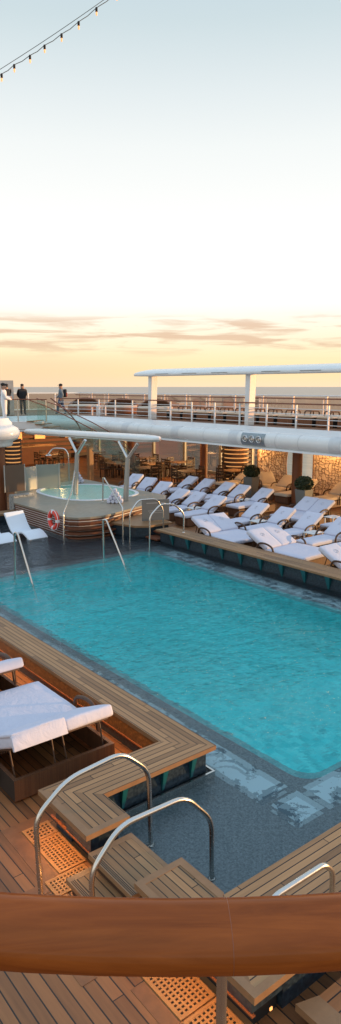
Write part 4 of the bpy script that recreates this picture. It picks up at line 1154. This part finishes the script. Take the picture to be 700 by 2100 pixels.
for i,(x,y,l) in enumerate(tl):
    if i==0: DT.location=(x,y,0); DT['label']=l
    else: dup(DT,(x,y,0),0,l)
    for k,(dx,dy,rz,wd) in enumerate(((-.62,.0,0,'on the pool side of the'),(.62,.05,PI,'on the sea side of the'),(.05,.62,-PI/2,'at the far end of the'),(-.05,-.62,PI/2,'at the near end of the'))):
        lab='dark chair '+wd+' '+l
        lab=' '.join(lab.split()[:16])
        if fc: CH.location=(x+dx,y+dy,0); CH.rotation_euler=(0,0,rz); CH['label']=lab; fc=False
        else: dup(CH,(x+dx,y+dy,0),rz+R(random.uniform(-8,8)),lab)
# bar and back wall
M['backwall']=planks('bar_cladding',0,.22,3,(.035,.014,.007),(.10,.04,.018),seam=.08,frame=worldpos,wearf=0)
t=thing('bar_wall','dark wooden bar back wall with glowing amber shelves under the cross deck','wall',(12,39,0))
s=MB(); s.box(2,24.4,39.4,39.6,0,2.38); s.build('wall_panel',M['darkwood'],t)
for i in range(7):
    s=MB(); z_=.3+i*.28; s.box(4,24.3,39.28,39.4,z_,z_+.16); s.build('wall_board',M['redwood'],t)
for x in (15.8,17.6,19.0,20.6,22.8):
    s=MB(); s.box(x-.35,x+.35,39.2,39.28,1.35,1.95); s.build('amber_shelf',M['lantern_core'],t)
t=thing('bar_counter','dark wooden bar counter in the shade left of the staircase','bar',(16,37.5,0))
s=MB(); s.box(12,20.5,37.3,37.9,0,1.04); s.build('counter_front',M['redwood'],t)
s=MB(); s.box(11.9,20.6,37.15,38,1.04,1.10); s.build('counter_top',M['tabletop'],t)
s=MB(); s.box(9.2,9.5,30.0,30.3,0,2.4); s.box(16.9,17.1,31.3,31.5,0,2.4)
for x,y,l in ((17.9,28.9,'pale timber post left of the dining tables'),(15.2,33.2,'timber post in the dim bar area')):
    s=MB(); s.box(x-.12,x+.12,y-.12,y+.12,0,2.5); tag(s.build('timber_post',M['tabletop']),l,'post')

# ------------------------------------------------------------------ people
def person(loc,yaw,label,shirt,trousers,pose='stand',hair=True,cap=False,height=1.76):
    bm=bmesh.new()
    J=dict(pelvis=(0,0,.96),waist=(0,0,1.10),chest=(0,0,1.32),neck=(0,.0,1.50),head0=(.015,0,1.58),head1=(.02,0,1.70),
      lh=(0,.10,.92),lk=(.02,.105,.50),la=(-.01,.11,.09),lt=(.15,.12,.04),rh=(0,-.10,.92),rk=(.02,-.105,.50),ra=(-.01,-.11,.09),rt=(.15,-.12,.04),
      ls=(0,.19,1.43),le=(-.02,.25,1.14),lw=(.08,.23,.90),lf=(.11,.22,.81),rs=(0,-.19,1.43),re=(-.02,-.25,1.14),rw=(.08,-.23,.90),rf=(.11,-.22,.81))
    if pose=='walk':
        J.update(lk=(.17,.10,.52),la=(.22,.11,.11),lt=(.36,.12,.07),rk=(-.06,-.10,.50),ra=(-.26,-.11,.14),rt=(-.13,-.12,.06),le=(-.14,.24,1.16),lw=(-.06,.22,.95),lf=(-.03,.22,.87),re=(.10,-.24,1.16),rw=(.26,-.20,1.02),rf=(.32,-.19,.97))
    if pose=='talk':
        J.update(le=(.06,.26,1.18),lw=(.30,.14,1.16),lf=(.37,.10,1.18),re=(.04,-.26,1.16),rw=(.28,-.16,1.08),rf=(.35,-.13,1.08))
    if pose=='arms_back':
        J.update(le=(-.12,.27,1.18),lw=(-.17,.12,.98),lf=(-.18,.05,.95),re=(-.12,-.27,1.18),rw=(-.17,-.12,.98),rf=(-.18,-.05,.95))
    rad=dict(pelvis=.20,waist=.19,chest=.215,neck=.085,head0=.115,head1=.13,lh=.13,lk=.095,la=.065,lt=.05,ls=.115,le=.078,lw=.055,lf=.05)
    E=[('pelvis','waist'),('waist','chest'),('chest','neck'),('neck','head0'),('head0','head1'),('pelvis','lh'),('lh','lk'),('lk','la'),('la','lt'),('pelvis','rh'),('rh','rk'),('rk','ra'),('ra','rt'),
       ('chest','ls'),('ls','le'),('le','lw'),('lw','lf'),('chest','rs'),('rs','re'),('re','rw'),('rw','rf')]
    names=list(J); V={n_:bm.verts.new(J[n_]) for n_ in names}
    for a,b_ in E: bm.edges.new((V[a],V[b_]))
    me=bpy.data.meshes.new('person_body'); bm.to_mesh(me); bm.free()
    o=bpy.data.objects.new('tmp',me); COL.objects.link(o)
    sk=o.modifiers.new('skin','SKIN'); o.modifiers.new('sub','SUBSURF').levels=1
    lay=me.skin_vertices[0].data if len(me.skin_vertices) else me.attributes and None
    for i,n_ in enumerate(names):
        key=n_ if n_ in rad else 'l'+n_[1:]
        r_=rad[key]; lay[i].radius=(r_,r_)
        if n_=='pelvis': lay[i].use_root=True
    dg=bpy.context.evaluated_depsgraph_get(); dg.update()
    ev=o.evaluated_get(dg); m2=bpy.data.meshes.new_from_object(ev)
    bpy.data.objects.remove(o)
    for mm in (M['skin'],shirt,trousers,M['black'],M['hair']): m2.materials.append(mm)
    hands=[Vector(J['lf']),Vector(J['rf'])]; wr=[Vector(J['lw']),Vector(J['rw'])]
    for pgn in m2.polygons:
        c=pgn.center; pgn.use_smooth=True
        if c.z>1.50: mi=0
        elif c.z<.10: mi=3
        elif c.z<.95 and abs(c.y)<.2: mi=2
        else: mi=1
        for a,b_ in zip(hands,wr):
            if (c-a).length<.075: mi=0
        if c.z>1.70 or (c.z>1.60 and c.x<-.03): mi=4 if not cap else mi
        pgn.material_index=mi
    for v in m2.vertices:    # nose and brow
        if v.co.z>1.58 and v.co.x>.09 and abs(v.co.y)<.03: v.co.x+=.018
    t=thing('person',label,'person',loc)
    o=bpy.data.objects.new('body',m2); COL.objects.link(o); o.parent=t
    for sg in(-1,1):
        s=MB(); s.ball((.01,sg*.098,1.65),.02,.014,.033,6); q=s.build('ear',M['skin'],None); q.parent=t
    if cap:
        s=MB(); s.ball((.01,0,1.735),.118,.105,.085,8); s.box(.08,.20,-.07,.07,1.715,1.73); q=s.build('cap',M['black'],None); q.parent=t
    else:
        s=MB(); s.ball((-.012,0,1.735),.112,.104,.075,8); q=s.build('hair',M['hair'],None); q.parent=t
    k=height/1.80; t.scale=(k,k,k); t.rotation_euler=(0,0,yaw)
    return t
lft=math.atan2(-RT.y,-RT.x)
wk=P(40,-6.32,UZ); person(wk,lft,'man in cap and grey shirt walking left with a backpack',M['greyshirt'],M['denim'],'walk',cap=True)
q=P(40,-8.55,UZ); person(q,lft+R(120),'stocky man in dark jacket standing with back turned',M['black'],M['black'],'arms_back')
q=P(38,-9.0,UZ); person(q,lft-R(40),'man in black jacket talking with hands raised by the grey panel',M['black'],M['black'],'talk')
q=P(30.5,-7.35,UZ); person(q,lft+R(200),'man in white uniform at the left picture edge',M['whitecloth'],M['whitecloth'],'talk')
t=thing('backpack','black backpack with dark red side worn by the walking man','backpack',wk+Vector((0,0,1.1)))
Mb=Matrix.Translation(wk)@Matrix.Rotation(lft,4,'Z')
s=MB(); s.box(-.32,-.13,-.15,.15,1.0,1.46,0,Mb); s.build('pack',M['black'],t,bevel=.05,seg=3)
s=MB(); s.box(-.345,-.315,-.11,.11,1.04,1.25,0,Mb); s.build('pocket',M['redpatch'],t,bevel=.01)
q0=P(39.5,-9.4,UZ); t=thing('display_panel','grey upright panel behind the talking men at far left','panel',q0)
s=MB(); Mb=Matrix.Translation(q0)@Matrix.Rotation(-A+R(12),4,'Z'); s.box(-.45,.45,-.05,.05,.0,1.95,0,Mb); s.build('panel',M['ceiling'],t)

# ------------------------------------------------------------------ foreground mahogany handrail
t=thing('balcony_railing','polished mahogany handrail of the viewing balcony with thin steel baluster','railing',P(.7,0,UZ))
rr=2.2; base=.679; pts=[]
for a in range(-40,41,2): pts.append(P(base+rr*(1-math.cos(R(a))),rr*math.sin(R(a)),3.9835))
prof=[]
for i in range(24):
    a=2*PI*i/24; c_,s_=math.cos(a),math.sin(a)
    prof.append((.0445*math.copysign(abs(c_)**.8,c_),.0275*math.copysign(abs(s_)**.8,s_)))
s=MB(); s.sweep(pts,prof); s.build('handrail',M['mahogany'],t)
q=P(base+rr*(1-math.cos(R(1.75))),rr*math.sin(R(1.75)),3.9835); dq=(RT*math.cos(R(1.75))+FW*math.sin(R(1.75)))*.0003
s=MB(); s.sweep([q-dq,q+dq],[(a*1.002,b_*1.002) for a,b_ in prof]); s.build('joint_line',M['railwood'],t)
for a in (-38,-19,1.55,20,38):
    q=P(base+rr*(1-math.cos(R(a))),rr*math.sin(R(a)),0)
    s=MB(); s.tube([(q.x,q.y,UZ-.2),(q.x,q.y,3.96)],.0065,10); s.build('baluster',M['steel'],t)

# ------------------------------------------------------------------ string lights
t=thing('string_lights','slack cable of small glowing bulbs crossing the upper left sky','string lights',(4,8.3,7.5))
a=Vector((3.55,8.68,8.02)); b_=Vector((5.5,7.1,9.5))
s=MB(); s.tube([a.lerp(b_,i/12)+Vector((0,0,-.04*math.sin(PI*i/12))) for i in range(13)],.0035,6); s.build('support_wire',M['planter'],t)
bp=[(3.81,8.47,8.16),(4.02,8.31,8.29),(4.14,8.21,8.39),(4.29,8.09,8.49),(4.43,7.98,8.60),(4.59,7.85,8.72),(4.75,7.72,8.85),(4.92,7.59,9.0),(5.11,7.44,9.16)]
s=MB(); path=[]
for i,q in enumerate(bp):
    q=Vector(q)
    if i: 
        p0=Vector(bp[i-1])
        for k in (1,2,3): path.append(p0.lerp(q,k/4)+Vector((0,0,.028*math.sin(PI*k/4)*-.9+.012)))
    path.append(q)
s.tube(path,.0042,6); s.build('cable',M['planter'],t)
for q in bp:
    x,y,z_=q
    s=MB(); s.lathe([(.008,z_-.045),(.014,z_-.04),(.014,z_+.0),(.008,z_+.006)],x,y,10); sk=s.build('socket',M['dark'],t)
    s=MB(); s.lathe([(.003,z_-.085),(.008,z_-.078),(.011,z_-.062),(.008,z_-.045)],x,y,10); s.build('bulb',M['bulbglow'],sk)

# warm lamps under the teak benches (hidden LED wash seen on deck and grates)
def strip(loc,rot,sx,sy,e):
    l=bpy.data.lights.new('led_wash','AREA'); l.shape='RECTANGLE'; l.size=sx; l.size_y=sy; l.energy=e; l.color=(1,.45,.14)
    o=bpy.data.objects.new('led_wash',l); COL.objects.link(o); o.location=loc; o.rotation_euler=rot
strip((4.50,9.35,.385),(0,R(12),0),.05,6.7,22)      # inside the lounger pit, under the bench lip
strip((2.99,5.5,.385),(0,R(30),0),.04,.9,4)       # onto the grates
strip((2.70,4.5,.11),(0,R(60),0),.03,.7,1.6)
strip((2.99,3.4,.385),(0,R(30),0),.04,1.2,4)
